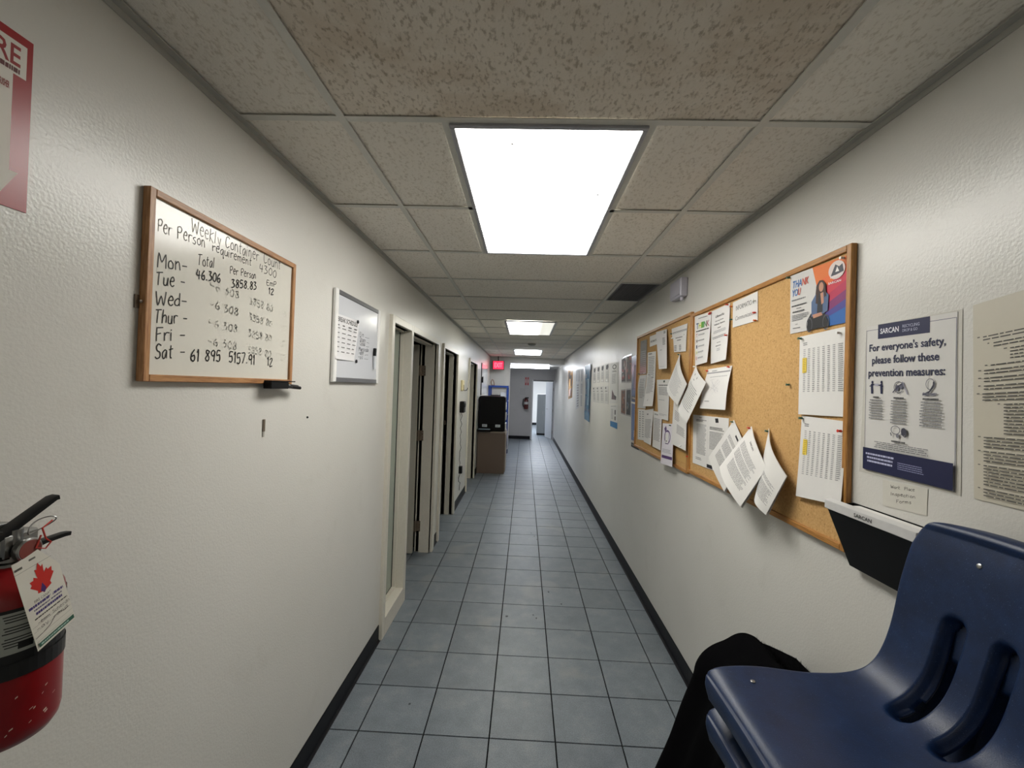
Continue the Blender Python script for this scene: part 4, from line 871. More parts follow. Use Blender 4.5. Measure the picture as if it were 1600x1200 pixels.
pap('small notice with a purple telephone drawing hanging over the lower cork board frame', [(0.9567,2.9432,1.4384), (0.9567,2.7352,1.4506), (0.9387,2.6620,1.1873), (0.9437,2.9009,1.1699)], [('poly', PUR, [(.18, .13), (.34, .06), (.42, .14), (.3, .22)]), ('ring', PUR, .5, .33, .28, .17, .82), ('rect', '#dcdad6', .30, .24, .62, .48), ('frame', PUR, .32, .19, .62, .50, .004), ('oval', '#2a2430', .44, .43, .04, .018), ('lines', G3, .1, .62, .9, .72, 3, .4), ('rect', PUR, .08, .78, .97, .85)], curl=lambda u, v: .008*v, pins=((.8, .04, 'g'),), color='#d9d5dc')
pap('layered white sheet pinned across the bottom right of the far cork board', [(0.9487,2.7185,1.6105), (0.9567,2.5176,1.5367), (0.9437,2.4704,1.3174), (0.9507,2.7348,1.3242)], [('lines', G2, .15, .2, .5, .42, 6, .4), ('lines', G2, .35, .48, .9, .70, 9, .45)], curl=lambda u, v: .006*v, pins=((.72, .93, 'w'),))
pap('small bracket-shaped notice pinned above the diamond-hung sheet on the far cork board', [(0.9652,2.8459,2.0752), (0.9652,2.5676,2.0695), (0.9627,2.5780,1.9020), (0.9627,2.7971,1.9141)], [('rect', '#6c6c70', .05, .18, .97, .205), ('rect', '#6c6c70', .05, .225, .97, .24), ('lines', G1, .25, .42, .72, .46, 1, .8), ('lines', G1, .35, .52, .62, .56, 1, .8), ('lines', G1, .12, .72, .32, .96, 4, .5), ('lines', G1, .50, .72, .66, .96, 4, .5)], pins=((.03, .22, 'g'), (.08, .42, 'w'), (.85, .38, 'w')),
    outline=[(0, 0), (1, 0), (.97, .34), (1, 1), (.08, 1), (.07, .45), (0, .40)])
# diamond-hung sheets
def diamond(label, q, curl, items, pinc, layers=1): return droop(label, q, curl, items, pinc, layers)
diamond('diamond-hung sheet under the small bracket-shaped notice on the far cork board', [(0.9647,2.6752,1.9004), (0.9237,2.4460,1.7016), (0.9187,2.5662,1.5774), (0.9337,2.8136,1.6809)], lambda u, v: .018*sin(pi*u), [('lines', G3, .15, .2, .85, .85, 12, .35)], 'g', 2)
diamond('diamond-hung typed sheet straddling the divide between the two cork boards', [(0.9567,2.4032,1.8087), (0.9237,2.1893,1.7060), (0.8987,2.3638,1.4836), (0.9287,2.5800,1.5547)], lambda u, v: .012*sin(pi*u), [('poly', G1, [(.30, .08), (.56, .08), (.56, .12), (.30, .12)]), ('lines', G1, .34, .18, .5, .2, 1, .8), ('lines', G2, .15, .28, .88, .80, 12, .35)], 'w', 1)
pap('round-cornered scrap of paper low in the far cork board beside the divide', [(0.9662,2.7165,1.2987), (0.9662,2.4964,1.3253), (0.9662,2.4833,1.2365), (0.9662,2.7044,1.2298)], [], color='#c39a5c', outline=[(0, 0), (.3, -.05), (.62, 0), (.9, .18), (1, .4), (1, 1), (0, 1)])
for k, (p, lab) in enumerate((((0.9677,1.5744,1.6907), 'dark green push pin alone in the bare cork of the near board'), ((0.9647,2.4971,1.2809), 'small red push pin on the scrap beside the divide of the cork boards'))):
    b = MB(); pin(b, Vector(p), Vector((-1, 0, 0)), 'gr'[k]); o = b.build('push_pin', smooth=True); recenter(o, p); tag(o, lab, 'push pin')
# emergency light box
el = thing('emergency_light', 'white plastic box high on the right wall beside the ceiling grille', 'wall box', (XR, 2.69, 2.23))
bxm = mat('#b9b7c2', .35, name='box_plastic')
b = MB(); b.box(.932, XR-.001, 2.612, 2.80, 2.245, 2.362, bxm, .006); b.build('housing', el)
b = MB(); b.box(.928, .932, 2.625, 2.787, 2.258, 2.35, bxm, .002); b.build('cover', el)
b = MB(); b.lathe([(.012, 0), (.012, -.02), (.006, -.024)], (.955, 2.65, 2.245), bxm, 12); b.build('test_button', el, smooth=True)
# safety poster
NV = '#10163f'
def fig(u, v, s): return [('oval', NV, u, v, .012*s, .010*s), ('poly', NV, [(u-.020*s, v+.012*s), (u+.020*s, v+.012*s), (u+.016*s, v+.07*s), (u-.016*s, v+.07*s)])]
SP = [('frame', '#4a4a66', 0, .03, .995, 1, .0012), ('rect', NV, .155, .0, .745, .098), ('text', '#e4e4ea', 'SARCAN', .185, .030, .41, .066, True), ('text', '#aeb0c8', 'RECYCLING', .455, .026, .64, .045), ('text', '#aeb0c8', 'DROP & GO', .455, .054, .62, .072),
      ('text', NV, "For everyone's safety,", .045, .128, .90, .196, True), ('text', NV, 'please follow these', .085, .215, .84, .283, True), ('text', NV, 'prevention measures:', .04, .305, .90, .370, True)]
SP += [('poly', NV, [(.075, .405), (.10, .40), (.105, .47), (.08, .47)]), ('oval', NV, .095, .392, .012, .010), ('stroke', NV, [(.06, .42), (.13, .405)], .003), ('poly', NV, [(.20, .405), (.225, .40), (.23, .47), (.205, .47)]), ('oval', NV, .215, .392, .012, .010), ('stroke', NV, [(.17, .41), (.24, .42)], .003), ('lines', '#a5a5b5', .125, .40, .185, .42, 1, .8)]
SP += [('ring', '#4a4a58', .425, .425, .055, .038, .88), ('oval', '#5a5a6a', .41, .43, .022, .020), ('oval', '#5a5a6a', .455, .42, .02, .018), ('stroke', '#3a3a4a', [(.36, .46), (.42, .42), (.48, .40)], .003), ('stroke', '#8a8a9a', [(.47, .39), (.53, .47)], .003),
       ('ring', '#5a5a68', .765, .405, .045, .034, .88), ('stroke', '#2a2a38', [(.69, .47), (.76, .45), (.80, .41), (.80, .39)], .004), ('stroke', '#4a4a58', [(.70, .455), (.74, .475), (.82, .46)], .002), ('lines', '#6a6a7a', .69, .455, .84, .475, 2, .5)]
for u0, u1, n in ((.065, .245, 8), (.335, .53, 9), (.665, .885, 9)): SP += [('lines', G1, u0+.03, .488, u1-.03, .50, 1, .9, True), ('lines', G2, u0, .505, u1, .505+n*.0175, n, .45, True)]
SP += [('ring', '#4a4a58', .405, .70, .055, .028, .86), ('oval', '#77777f', .43, .735, .018, .014), ('oval', '#3c3c48', .50, .705, .03, .024), ('stroke', '#3c3c48', [(.35, .72), (.36, .74)], .003), ('stroke', '#4a4a58', [(.47, .72), (.52, .74), (.53, .70)], .002),
       ('lines', G1, .36, .768, .52, .78, 1, .9), ('lines', G2, .15, .788, .76, .835, 4, .42, True),
       ('rect', NV, .0, .845, .995, .995), ('lines', '#b6b8d2', .04, .872, .40, .945, 3, .5, True), ('lines', '#8c8fb4', .44, .90, .72, .95, 4, .4)]
pap('navy-banded safety notice about prevention measures, beside the near cork board', [(0.9772,1.2440,1.8549), (0.9772,0.9887,1.8518), (0.9772,0.9845,1.4443), (0.9772,1.2407,1.4472)], SP, color='#d3d1cd', rough=.3, cat='poster', th=.001, group=None)
b = MB(); s = Sheet([(0.9777,1.2463,1.8552), (0.9777,0.9790,1.8558), (0.9777,0.9741,1.4377), (0.9777,1.2601,1.4367)], R_); s.slab(b, mat('#c9c6bd', .25, name='clear_tape_backing'), 0, .0003); o = b.build('backing_sheet'); recenter(o, (XR, 1.12, 1.65)); tag(o, 'plain off-white sheet showing as a margin behind the navy-banded safety notice', 'paper')
pap('small taped note reading Work Place Inspection Forms under the safety notice', [(0.9777,1.1794,1.4302), (0.9777,1.0509,1.4352), (0.9777,1.0523,1.3699), (0.9777,1.1774,1.3609)], [('hand', '#2b2b2c', 'Work  Place', (.20, .26), (.74, .20), .008, .0009), ('hand', '#2b2b2c', 'Inspection', (.20, .53), (.76, .45), .008, .0009), ('hand', '#2b2b2c', 'Forms', (.34, .78), (.68, .68), .008, .0009)], color='#cfccc2', rough=.3, cat='note', group=None)
# policy sheet at the edge of the photo
PT = [('poly', '#3a3448', [(.70, .02), (.80, .02), (.80, .10), (.70, .11)])]
rr = random.Random(5); v = .17
for blk, ind in ((2, .08), (2, .16), (4, .28), (1, .14), (2, .09), (2, .09), (2, .09), (3, .08), (10, .24), (4, .09), (4, .09), (7, .09), (3, .09)):
    PT.append(('lines', '#3f3d3a', ind-.045, v+.001, ind-.02, v+.010, 1, .6))
    PT.append(('lines', '#4a4844', ind, v, .93, v+.0155*blk, blk, .36)); v += .0155*blk+.008
pap('cream typed policy sheet at the right edge of the photo, cut off by the frame', [(0.9772,0.9559,1.8596), (.9772,.700,1.892), (.9772,.700,1.440), (0.9772,0.9453,1.4399)], PT, color='#c6c0b0', rough=.4, th=.001, group=None)
# wall pocket holder
hd = thing('file_holder', 'black wall pocket with a white lip holding inspection forms, above the blue chairs', 'file holder', (XR, 1.13, 1.17))
y0, y1 = 1.276, .985; xt, xb, zt_, zb_ = .897, .955, 1.338, 1.165
b = MB(); pts = lambda y, k: [(XR-.002, y, zt_+.004), (xt+k, y, zt_-.005), (xb+k, y-.0, zb_), (XR-.002, y, zb_)]
A, B = pts(y0, 0), pts(y1, 0); A[2] = (xb, y0-.018, zb_); A[3] = (XR-.002, y0-.018, zb_); 
b.face([A[1], B[1], B[2], A[2]], M_BLACK); b.face([A[2], B[2], B[3], A[3]], M_BLACK); b.face([A[0], A[1], A[2], A[3]], M_BLACK); b.face([B[3], B[2], B[1], B[0]], M_BLACK); b.face([A[3], B[3], B[0], A[0]], M_BLACK)
A2 = [(p[0]+(.003 if i in (1, 2) else -.001), p[1]-.003, p[2]+(.002 if i > 1 else 0)) for i, p in enumerate(A)]; B2 = [(p[0]+(.003 if i in (1, 2) else -.001), p[1]+.003, p[2]+(.002 if i > 1 else 0)) for i, p in enumerate(B)]
b.face([A2[2], B2[2], B2[1], A2[1]], M_BLACK); b.face([A[0], A2[0], A2[1], A[1]], M_BLACK); b.face([A[1], A2[1], B2[1], B[1]], M_BLACK)
b.build('pocket', hd)
lipm = mat('#c9c8c6', .3, name='white_lip_plastic')
b = MB(); b.box(xt-.004, xt+.003, y1, y0+.002, zt_-.014, zt_+.010, lipm, .0015); b.face([(xt-.004, y0+.002, zt_+.010), (xt-.004, y1, zt_+.010), (xt+.016, y1, zt_+.014), (xt+.016, y0+.002, zt_+.014)], lipm); b.build('lip', hd)
s = Sheet([(xt-.0045, y0, zt_+.008), (xt-.0045, y1, zt_+.008), (xt-.0045, y1, zt_-.010), (xt-.0045, y0, zt_-.010)], R_); b = MB(); s.ink(b, [('text', '#252527', 'SARCAN', .38, .30, .58, .85, True)], .0003); b.build('print', hd)
b = MB(); b.box(.950, XR-.008, y1+.01, y0-.03, zb_+.02, zt_+.002, M_PAPER); o = b.build('form_stack'); recenter(o, (.93, 1.11, 1.17)); tag(o, 'stack of white forms standing in the black wall pocket', 'papers')
# posters and notices further along the right wall
def wp(name, label, q, items, **k):
    k['group'] = 'notices along the right wall'; return sheet(name, label, k.pop('cat', 'poster'), q, R_, items, **k)
wp('poster', 'tall blue and violet glossy poster touching the far edge of the cork boards, upper', [(0.9767,3.9204,1.9730), (0.9767,3.6827,1.9745), (0.9767,3.6655,1.5521), (0.9767,3.8952,1.5608)], [('rect', '#6a5f86', .3, .2, .9, .75), ('rect', '#8f7f98', .4, .25, .7, .7), ('rect', '#1f2026', .05, .88, .75, .96), ('text', '#d8d8dc', 'WOW', .15, .90, .6, .94, True)], color='#5f6d92', rough=.2)
wp('poster', 'tall blue poster with an orange strip touching the far edge of the cork boards, lower', [(0.9767,3.8867,1.5445), (0.9767,3.6638,1.5366), (0.9767,3.6641,1.2217), (0.9767,3.8641,1.2130)], [('rect', '#c98a5e', .55, .15, .85, .7), ('rect', '#d6c6c0', .45, .72, .9, .9), ('rect', '#3d4f83', .1, .03, .9, .1)], color='#7284ad', rough=.25)
wp('name_strip', 'black lettered strip under the lower blue poster', [(0.9767,3.8617,1.1928), (0.9767,3.6095,1.1979), (0.9767,3.6049,1.1565), (0.9767,3.8573,1.1549)], [('lines', '#8c8c90', .1, .3, .9, .7, 1, .5)], color='#26262a', rough=.3, cat='sign')
def photo_sheet(label, q, cs, rnd): 
    it = [('rect', cs[0], .06, .05, .94, .95)]
    for k in range(10):
        u, v_ = rnd.uniform(.1, .75), rnd.uniform(.08, .8); it.append(('oval', rnd.choice(cs[1:]), u+.06, v_+.04, rnd.uniform(.06, .14), rnd.uniform(.03, .09)))
    wp('photo_page', label, q, it, color='#c8c4c0', rough=.12, cat='photo')
rn = random.Random(3)
photo_sheet('dark photo page with red shapes, upper left of the four before the cork boards', [(0.9767,4.3489,1.9825), (0.9767,4.1649,2.0005), (0.9767,4.1391,1.7340), (0.9767,4.3165,1.7347)], ['#3a3236', '#6f666a', '#8e2f38', '#b9b0ac'], rn)
photo_sheet('dark photo page with red shapes, upper right of the four before the cork boards', [(0.9767,4.1389,1.9985), (0.9767,3.9334,1.9991), (0.9767,3.9152,1.7309), (0.9767,4.1095,1.7319)], ['#42322e', '#8a3a3c', '#b0443f', '#6d5a48'], rn)
photo_sheet('brown-edged photo page, lower left of the four before the cork boards', [(0.9767,4.3198,1.6676), (0.9767,4.1388,1.6724), (0.9767,4.1072,1.4191), (0.9767,4.3001,1.4252)], ['#6e4a3a', '#7d8387', '#3f4346', '#9c6b50'], rn)
photo_sheet('dark grey photo page, lower right of the four before the cork boards', [(0.9767,4.1024,1.6742), (0.9767,3.9225,1.6809), (0.9767,3.9049,1.4195), (0.9767,4.0852,1.4188)], ['#2c2f33', '#6d7b88', '#8d8578', '#4a4440'], rn)
wp('notice', 'white notice with a black ring emblem, left of the four photo pages', [(0.9767,4.9147,1.9673), (0.9767,4.4887,1.9568), (0.9767,4.4666,1.5243), (0.9767,4.8829,1.5100)], [('ring', '#1c1c20', .55, .10, .24, .06, .65), ('lines', G1, .3, .19, .8, .23, 2, .6), ('lines', G2, .25, .27, .75, .52, 12, .4), ('poly', '#5a4a50', [(.25, .90), (.30, .66), (.5, .75), (.8, .92)]), ('poly', '#2c2c34', [(.5, .78), (.85, .84), (.8, .93)])], color='#c9c9c7', cat='paper')
wp('notice', 'white notice with a blue foot band, below the ring-emblem notice', [(0.9767,4.8429,1.4859), (0.9767,4.4578,1.5045), (0.9767,4.4439,1.2463), (0.9767,4.8076,1.2491)], [('lines', G1, .1, .03, .8, .06, 1, .6), ('lines', G2, .15, .15, .45, .62, 8, .4), ('rect', '#26262c', .62, .20, .76, .40), ('rect', '#26262c', .62, .48, .76, .64), ('rect', '#2f6ea0', 0, .72, 1, .97)], color='#cccccb', cat='paper')
cx = ((470, 512), (528, 575), (590, 640), (655, 718))
for k in range(4):
    a, c = cx[k]; pos = ('farthest', 'second farthest', 'third farthest', 'nearest')[k]
    ha, hc = 150-(a-470)*.32, 150-(c-470)*.32
    q_ = [tuple(_p) for _p in (((0.9767,6.1266,1.9748), (0.9767,5.8963,1.9751), (0.9767,5.8563,1.7543), (0.9767,6.0856,1.7573)), ((0.9767,5.8130,1.9752), (0.9767,5.5817,1.9759), (0.9767,5.5442,1.7559), (0.9767,5.7742,1.7575)), ((0.9767,5.5118,1.9763), (0.9767,5.2906,1.9761), (0.9767,5.2554,1.7581), (0.9767,5.4753,1.7599)), ((0.9767,5.2277,1.9765), (0.9767,4.9792,1.9772), (0.9767,4.9448,1.7496), (0.9767,5.1928,1.7571)))[k]]
    wp('notice', pos+' of the four upper small notices right of the blue banner', q_, [('poly', '#26262b', [(.25, .28), (.3, .08), (.8, .04), (.85, .2), (.6, .34)]), ('lines', G2, .2, .40, .85, .80, 7, .4), ('oval', '#e2e2e0', .4, .9, .18, .05)], color='#bebebc', cat='paper')
    q_ = [tuple(_p) for _p in (((0.9767,6.1314,1.6979), (0.9767,5.8467,1.7013), (0.9767,5.8079,1.4870), (0.9767,6.0638,1.4923)), ((0.9767,5.8051,1.7011), (0.9767,5.5589,1.7043), (0.9767,5.5218,1.4881), (0.9767,5.7669,1.4884)), ((0.9767,5.5120,1.7040), (0.9767,5.2683,1.7068), (0.9767,5.2338,1.4940), (0.9767,5.4758,1.4913)), ((0.9767,5.2136,1.7065), (0.9767,4.9760,1.7073), (0.9767,4.9514,1.4965), (0.9767,5.1923,1.4955)))[k]]
    wp('notice', pos+' of the four lower small notices right of the blue banner', q_, [('oval', '#34343a', .3, .1, .16, .05), ('lines', G1, .15, .25, .8, .32, 1, .6), ('lines', G2, .2, .40, .85, .85, 8, .4)], color='#c2c2c0', cat='paper')
wp('banner', 'tall blue banner curling at its top, beyond the small notices', [(0.9687,6.8412,2.0425), (0.9687,6.2768,2.0434), (0.9747,6.3035,1.1767), (0.9747,6.8445,1.1903)], [('rect', '#30506f', .05, .16, .30, .80), ('poly', '#223c5c', [(.05, .74), (.3, .70), (.32, .82), (.1, .84)]), ('rect', '#6d8ea3', .45, .25, .72, .72), ('poly', '#1d2530', [(.84, .12), (.98, .10), (.92, .80), (.82, .80)]), ('poly', '#233a66', [(.7, .78), (.98, .78), (.98, .84), (.7, .83)])], color='#4b7ea0', rough=.25, curl=lambda u, v: .03*max(0, .12-v)*4+.004*sin(9*v))
for k, (qa, qb) in enumerate(((( (0.9767,8.2015,2.0391), (0.9767,7.9244,2.0364), (0.9767,7.8944,1.7993), (0.9767,8.1609,1.8010)), ((0.9767,8.1584,1.7911), (0.9767,7.6780,1.7866), (0.9767,7.5966,1.3368), (0.9767,8.0575,1.2797))), (((0.9767,7.8860,2.0347), (0.9767,7.6106,2.0267), (0.9767,7.5726,1.7920), (0.9767,7.8454,1.7926)), ((0.9767,7.5515,1.7769), (0.9767,7.1700,1.7750), (0.9767,7.1900,1.5824), (0.9767,7.5046,1.5783))), (((0.9767,7.5227,2.0226), (0.9767,7.1924,2.0161), (0.9767,7.1560,1.7824), (0.9767,7.4840,1.7838)), ((0.9767,7.5032,1.5727), (0.9767,7.1887,1.5770), (0.9767,7.1741,1.3720), (0.9767,7.4543,1.3656))))):
    n_ = ('farthest', 'middle', 'nearest')[k]
    wp('notice', n_+' grey-printed notice of the upper row beyond the blue banner', qa, [('lines', '#8d8d92', .3, .1, .8, .9, 8, .7)], color='#c9cbcc', cat='paper')
    wp('notice', n_+' grey-printed notice of the lower group beyond the blue banner', qb, [('lines', '#8d8d92', .35, .05, .9, .95, 9, .6)], color='#cfd1d2', cat='paper')
wp('poster', 'golden poster with dark figures, farthest on the right wall', [(0.9767,9.7427,2.1296), (0.9767,8.7025,2.0903), (0.9767,8.7139,1.4967), (0.9767,9.4623,1.4384)], [('poly', '#2a1e14', [(.1, .2), (.4, .05), (.5, .25), (.35, .45), (.1, .4)]), ('poly', '#33241a', [(.45, .3), (.8, .2), (.85, .6), (.5, .62)]), ('rect', '#d9b27a', .3, .35, .55, .75), ('poly', '#e0c6c0', [(.2, .7), (.6, .66), (.5, .9), (.15, .92)]), ('poly', '#3a2c2a', [(.6, .7), (.95, .64), (.8, .95), (.6, .95)])], color='#a87a38', rough=.25)

# ---------------------------------------------------------------- left wall, beyond the doors
th = thing('thermostat', 'cream wall unit with dark hooked levers between the second and third doorways', 'wall unit', (XL, 5.95, 1.56))
b = MB(); b.box(XL, XL+.03, 5.84, 6.0, 1.585, 1.735, mat('#cfc39a', .5, name='aged_cream_plastic'), .006); b.build('housing', th)
b = MB(); b.box(XL+.03, XL+.034, 5.86, 5.98, 1.60, 1.70, mat('#d8cfae', .5), .001); b.build('face_plate', th)
b = MB(); b.tube([(XL+.038, 5.88, 1.67), (XL+.038, 5.88, 1.60), (XL+.05, 5.90, 1.59)], .005, M_BRONZE, 6); b.tube([(XL+.05, 5.90, 1.59), (XL+.075, 5.93, 1.60), (XL+.085, 5.95, 1.63)], .005, M_BLACK, 6); b.build('hook', th, smooth=True)
tc = thing('time_clock', 'black wall box with a cord hanging from it between the second and third doorways', 'wall box', (XL, 5.87, 1.29))
b = MB(); b.box(XL, XL+.062, 5.80, 5.96, 1.285, 1.44, M_BLACK, .005); b.build('housing', tc)
b = MB(); b.box(XL+.062, XL+.065, 5.82, 5.94, 1.36, 1.42, mat('#30343a', .15), .001); b.build('screen', tc)
b = MB(); rc = random.Random(2); pts = [(XL+.02, 5.86, 1.29)]
for i in range(1, 15): z = 1.29-i*.055; pts.append((XL+.014+.012*(i % 2)*rc.uniform(.3, 1.4), 5.86+rc.uniform(-.02, .02), z))
b.tube(pts, .0035, M_BLACK, 6); b.build('power_cord', tc, smooth=True)
ol = thing('power_outlet', 'white wall outlet low between the second and third doorways', 'outlet', (XL, 5.86, .45))
b = MB(); b.box(XL, XL+.006, 5.81, 5.91, .42, .55, M_WHITE, .002); b.build('cover_plate', ol)
for z in (.455, .51): b = MB(); b.box(XL+.006, XL+.009, 5.835, 5.885, z-.018, z+.018, M_WHITE, .001); b.build('socket', ol)
ad = thing('power_adapter', 'black power adapter plugged into the low outlet, its cord curling down', 'adapter', (XL, 5.87, .47))
b = MB(); b.box(XL+.009, XL+.055, 5.84, 5.90, .44, .54, M_BLACK, .004); b.build('housing', ad)
b = MB(); b.tube([(XL+.03, 5.86, .445), (XL+.015, 5.82, .38), (XL+.02, 5.80, .34), (XL+.03, 5.88, .31), (XL+.02, 5.90, .27), (XL+.02, 5.88, .20)], .004, M_BLACK, 6); b.build('cord', ad, smooth=True)
wbd = thing('whiteboard', 'white panel on the left wall beyond the third doorway, reflecting the red exit sign', 'whiteboard', (XL, 9.0, 1.2))
b = MB(); b.box(XL, XL+.012, 8.50, 9.75, 1.50, 2.13, mat('#d4d6d6', .12, name='gloss_white_board'), .002); b.build('panel', wbd)
b = MB(); b.box(XL, XL+.018, 8.485, 8.50, 1.49, 2.14, mat('#3a3b3e', .4), .001); b.build('frame_stile', wbd)
b = MB(); b.box(XL+.012, XL+.045, 8.49, 8.56, 1.74, 1.86, M_BLACK, .003); b.build('latch', wbd)
# exit sign under the ceiling in front of the return wall
ex = thing('exit_sign', 'lit red EXIT sign under the ceiling at the return wall', 'exit sign', (-.66, 10.5, 2.10))
ehm = mat('#3c3236', .5, name='exit_housing')
b = MB(); b.box(-.83, -.53, 10.44, 10.52, 2.095, 2.315, ehm, .004); b.build('housing', ex)
b = MB(); b.box(-.80, -.545, 10.432, 10.442, 2.108, 2.302, emit('exit_red_lit', '#ff2a4a', 1.6)); b.build('face', ex)
s = Sheet([(-.80, 10.431, 2.302), (-.545, 10.431, 2.302), (-.545, 10.431, 2.108), (-.80, 10.431, 2.108)], 1); s.n = Vector((0, -1, 0))
b = MB(); vs, fs = glyphs('EXIT', True); em_ = emit('exit_letters', '#ff7a90', 1.3)
for f in fs: b.face([s.P(.12+.76*vs[i][0], .2+.6*vs[i][1], .0006) for i in f], em_)
b.build('lettering', ex)
b = MB(); b.tube([(-.68, 10.48, 2.315), (-.68, 10.48, 2.426)], .012, ehm, 8); b.build('mounting_stem', ex)
sd = thing('smoke_detector', 'small round grey smoke detector on the ceiling between the second and third lights', 'smoke detector', (.097, 7.3, 2.426))
b = MB(); b.lathe([(.07, 0), (.07, -.012), (.055, -.03), (.03, -.036), (.005, -.037)], (.097, 7.3, 2.426), mat('#8a877c', .5), 24); b.build('body', sd, smooth=True)
b = MB(); b.lathe([(.074, 0), (.074, -.006), (.07, -.007)], (.097, 7.3, 2.426), mat('#a09d92', .5), 24); b.build('base', sd, smooth=True)
# cabinet with a black cabinet on it
cab = thing('base_cabinet', 'tan-brown laminate cabinet at the left wall beside the third doorway', 'cabinet', (-.62, 8.45, 0))
tanm = mat('#6a5a4f', .5, name='tan_laminate', grain=.03); tan2 = mat('#8f8274', .45, name='pale_laminate_edge')
X0, X1 = XL+.012, -.352
b = MB(); b.box(X0, X1, 8.10, 8.72, .0, .775, tanm, .003); b.build('body', cab)
b = MB(); b.box(X0-.004, X1+.01, 8.085, 8.74, .775, .80, tan2, .003); b.build('top', cab)
b = MB(); b.box(X1, X1+.016, 8.13, 8.40, .04, .76, tan2, .002); dr = b.build('door', cab); b = MB(); b.box(X1+.016, X1+.03, 8.36, 8.375, .5, .6, M_STEEL, .003); b.build('handle', dr)
b = MB(); b.box(X1, X1+.016, 8.41, 8.70, .04, .76, tan2, .002); b.build('door', cab)
bk = thing('document_cabinet', 'tall black metal cabinet with two white labels standing on the tan cabinet', 'cabinet', (-.62, 8.4, .8))
blk = mat('#030305', .5, spec=.2, name='matte_black_metal')
b = MB(); b.box(-.872, -.365, 8.16, 8.66, .80, 1.478, blk, .02); b.build('body', bk)
b = MB(); b.box(-.868, -.369, 8.148, 8.16, .93, 1.46, blk, .004); b.build('door', bk)
for xa in (-.80, -.545):
    b = MB(); b.box(xa, xa+.095, 8.142, 8.148, .885, .935, mat('#c6ccd2', .5), .001); lb = b.build('label_plate', bk)
    b = MB(); s = Sheet([(xa, 8.1418, .935), (xa+.095, 8.1418, .935), (xa+.095, 8.1418, .885), (xa, 8.1418, .885)], 1); s.n = Vector((0, -1, 0)); s.ink(b, [('lines', '#33363a', .1, .2, .9, .8, 2, .4)], .0002); b.build('print', lb)
tr = thing('paper_tray', 'black tray with pale blue papers at the front left of the tan cabinet top', 'tray', (-.74, 8.12, .8))
b = MB(); b.box(-.878, -.63, 8.02, 8.14, .80, .815, blk, .002)
for a in ((-.878, -.873, 8.02, 8.14), (-.635, -.63, 8.02, 8.14), (-.878, -.63, 8.02, 8.025)): b.box(*a, .815, .845, blk)
b.build('tray', tr)
pp = MB(); pp.box(-.868, -.64, 8.03, 8.135, .817, .85, mat('#9db4c6', .6, name='pale_blue_paper')); pp = pp.build('paper_stack'); recenter(pp, (-.75, 8.08, .817)); tag(pp, 'stack of pale blue papers in the black tray on the tan cabinet', 'papers')
# notices hanging on the side of the black cabinet
for k in range(3):
    b = MB(); z = 1.36-k*.2; b.box(-.364, -.352+.004*k, 8.25, 8.47, z-.14, z, M_PAPER, .001); o = b.build('paper'); recenter(o, (-.36, 8.36, z-.07)); tag(o, ('topmost', 'middle', 'lowest')[k]+' white paper stuck on the right side of the black document cabinet', 'paper')
# blue rack in front of the return wall
rk = thing('shelf_rack', 'blue steel shelf rack in front of the return wall, behind the tan cabinet', 'rack', (-.63, 10.4, 0))
blu = mat('#1f3f86', .4, .1, name='blue_rack_enamel')
RX0, RX1, RY0, RY1, RZ = -.868, -.398, 10.12, 10.66, 1.70
for (x, y) in ((RX0, RY0), (RX1, RY0), (RX0, RY1), (RX1, RY1)):
    b = MB(); sx = .035 if x == RX0 else -.035; sy = .035 if y == RY0 else -.035
    b.box(x, x+sx, y, y+sy*.1, 0, RZ, blu); b.box(x, x+sx*.1, y+sy*.1, y+sy, 0, RZ, blu); b.box(x+sx*.1, x+sx, y+sy*.1, y+sy*.5, 0, RZ, blu); b.build('post', rk)
for z in (.12, .55, .98, 1.32): b = MB(); b.box(RX0+.004, RX1-.004, RY0+.004, RY1-.004, z, z+.02, mat('#8c8f94', .5, .2, name='shelf_grey'), .002); b.build('shelf', rk)
for (a) in ((RX0+.035, RX1-.035, RY0, RY0+.012), (RX0+.035, RX1-.035, RY1-.012, RY1), (RX0, RX0+.012, RY0+.035, RY1-.035), (RX1-.012, RX1, RY0+.035, RY1-.035)): b = MB(); b.box(*a, RZ-.045, RZ, blu, .002); b.build('top_rail', rk)
cases = ((-.84, -.66, .14, .20, '#c9ccd2', 'white carton on the lowest shelf of the blue rack'), (-.62, -.43, .14, .26, '#b9bec8', 'pale grey carton on the lowest shelf of the blue rack'), (-.84, -.46, .57, .30, '#cfd0d2', 'wide white carton on the second shelf of the blue rack'), (-.62, -.43, 1.0, .26, '#c4c8d0', 'pale carton on the third shelf of the blue rack'), (-.82, -.6, 1.34, .13, '#2a2a2c', 'dark bin on the top shelf of the blue rack'), (-.58, -.43, 1.34, .20, '#d4d6da', 'white carton on the top shelf of the blue rack'))
for a, c, z, h, col, lab in cases:
    t = thing('storage_box', lab, 'box', ((a+c)/2, 10.4, z)); cm = mat(col, .6)
    b = MB(); b.box(a, c, 10.2, 10.6, z, z+h-.03, cm, .003); b.build('body', t); b = MB(); b.box(a-.005, c+.005, 10.195, 10.605, z+h-.03, z+h, cm, .003); b.build('lid', t)
b = MB(); br = mat('#7a5a3c', .7, name='brown_leather'); b.tube([(-.80, 10.14, 1.70), (-.812, 10.14, 1.78), (-.79, 10.14, 1.845), (-.765, 10.14, 1.83), (-.742, 10.14, 1.76), (-.735, 10.14, 1.70)], .010, br, 8); b.box(-.81, -.73, 10.125, 10.155, 1.70, 1.712, br)
o = b.build('leather_strap', smooth=True); recenter(o, (-.77, 10.14, 1.70)); tag(o, 'brown strap looped on the top left corner of the blue rack', 'strap')
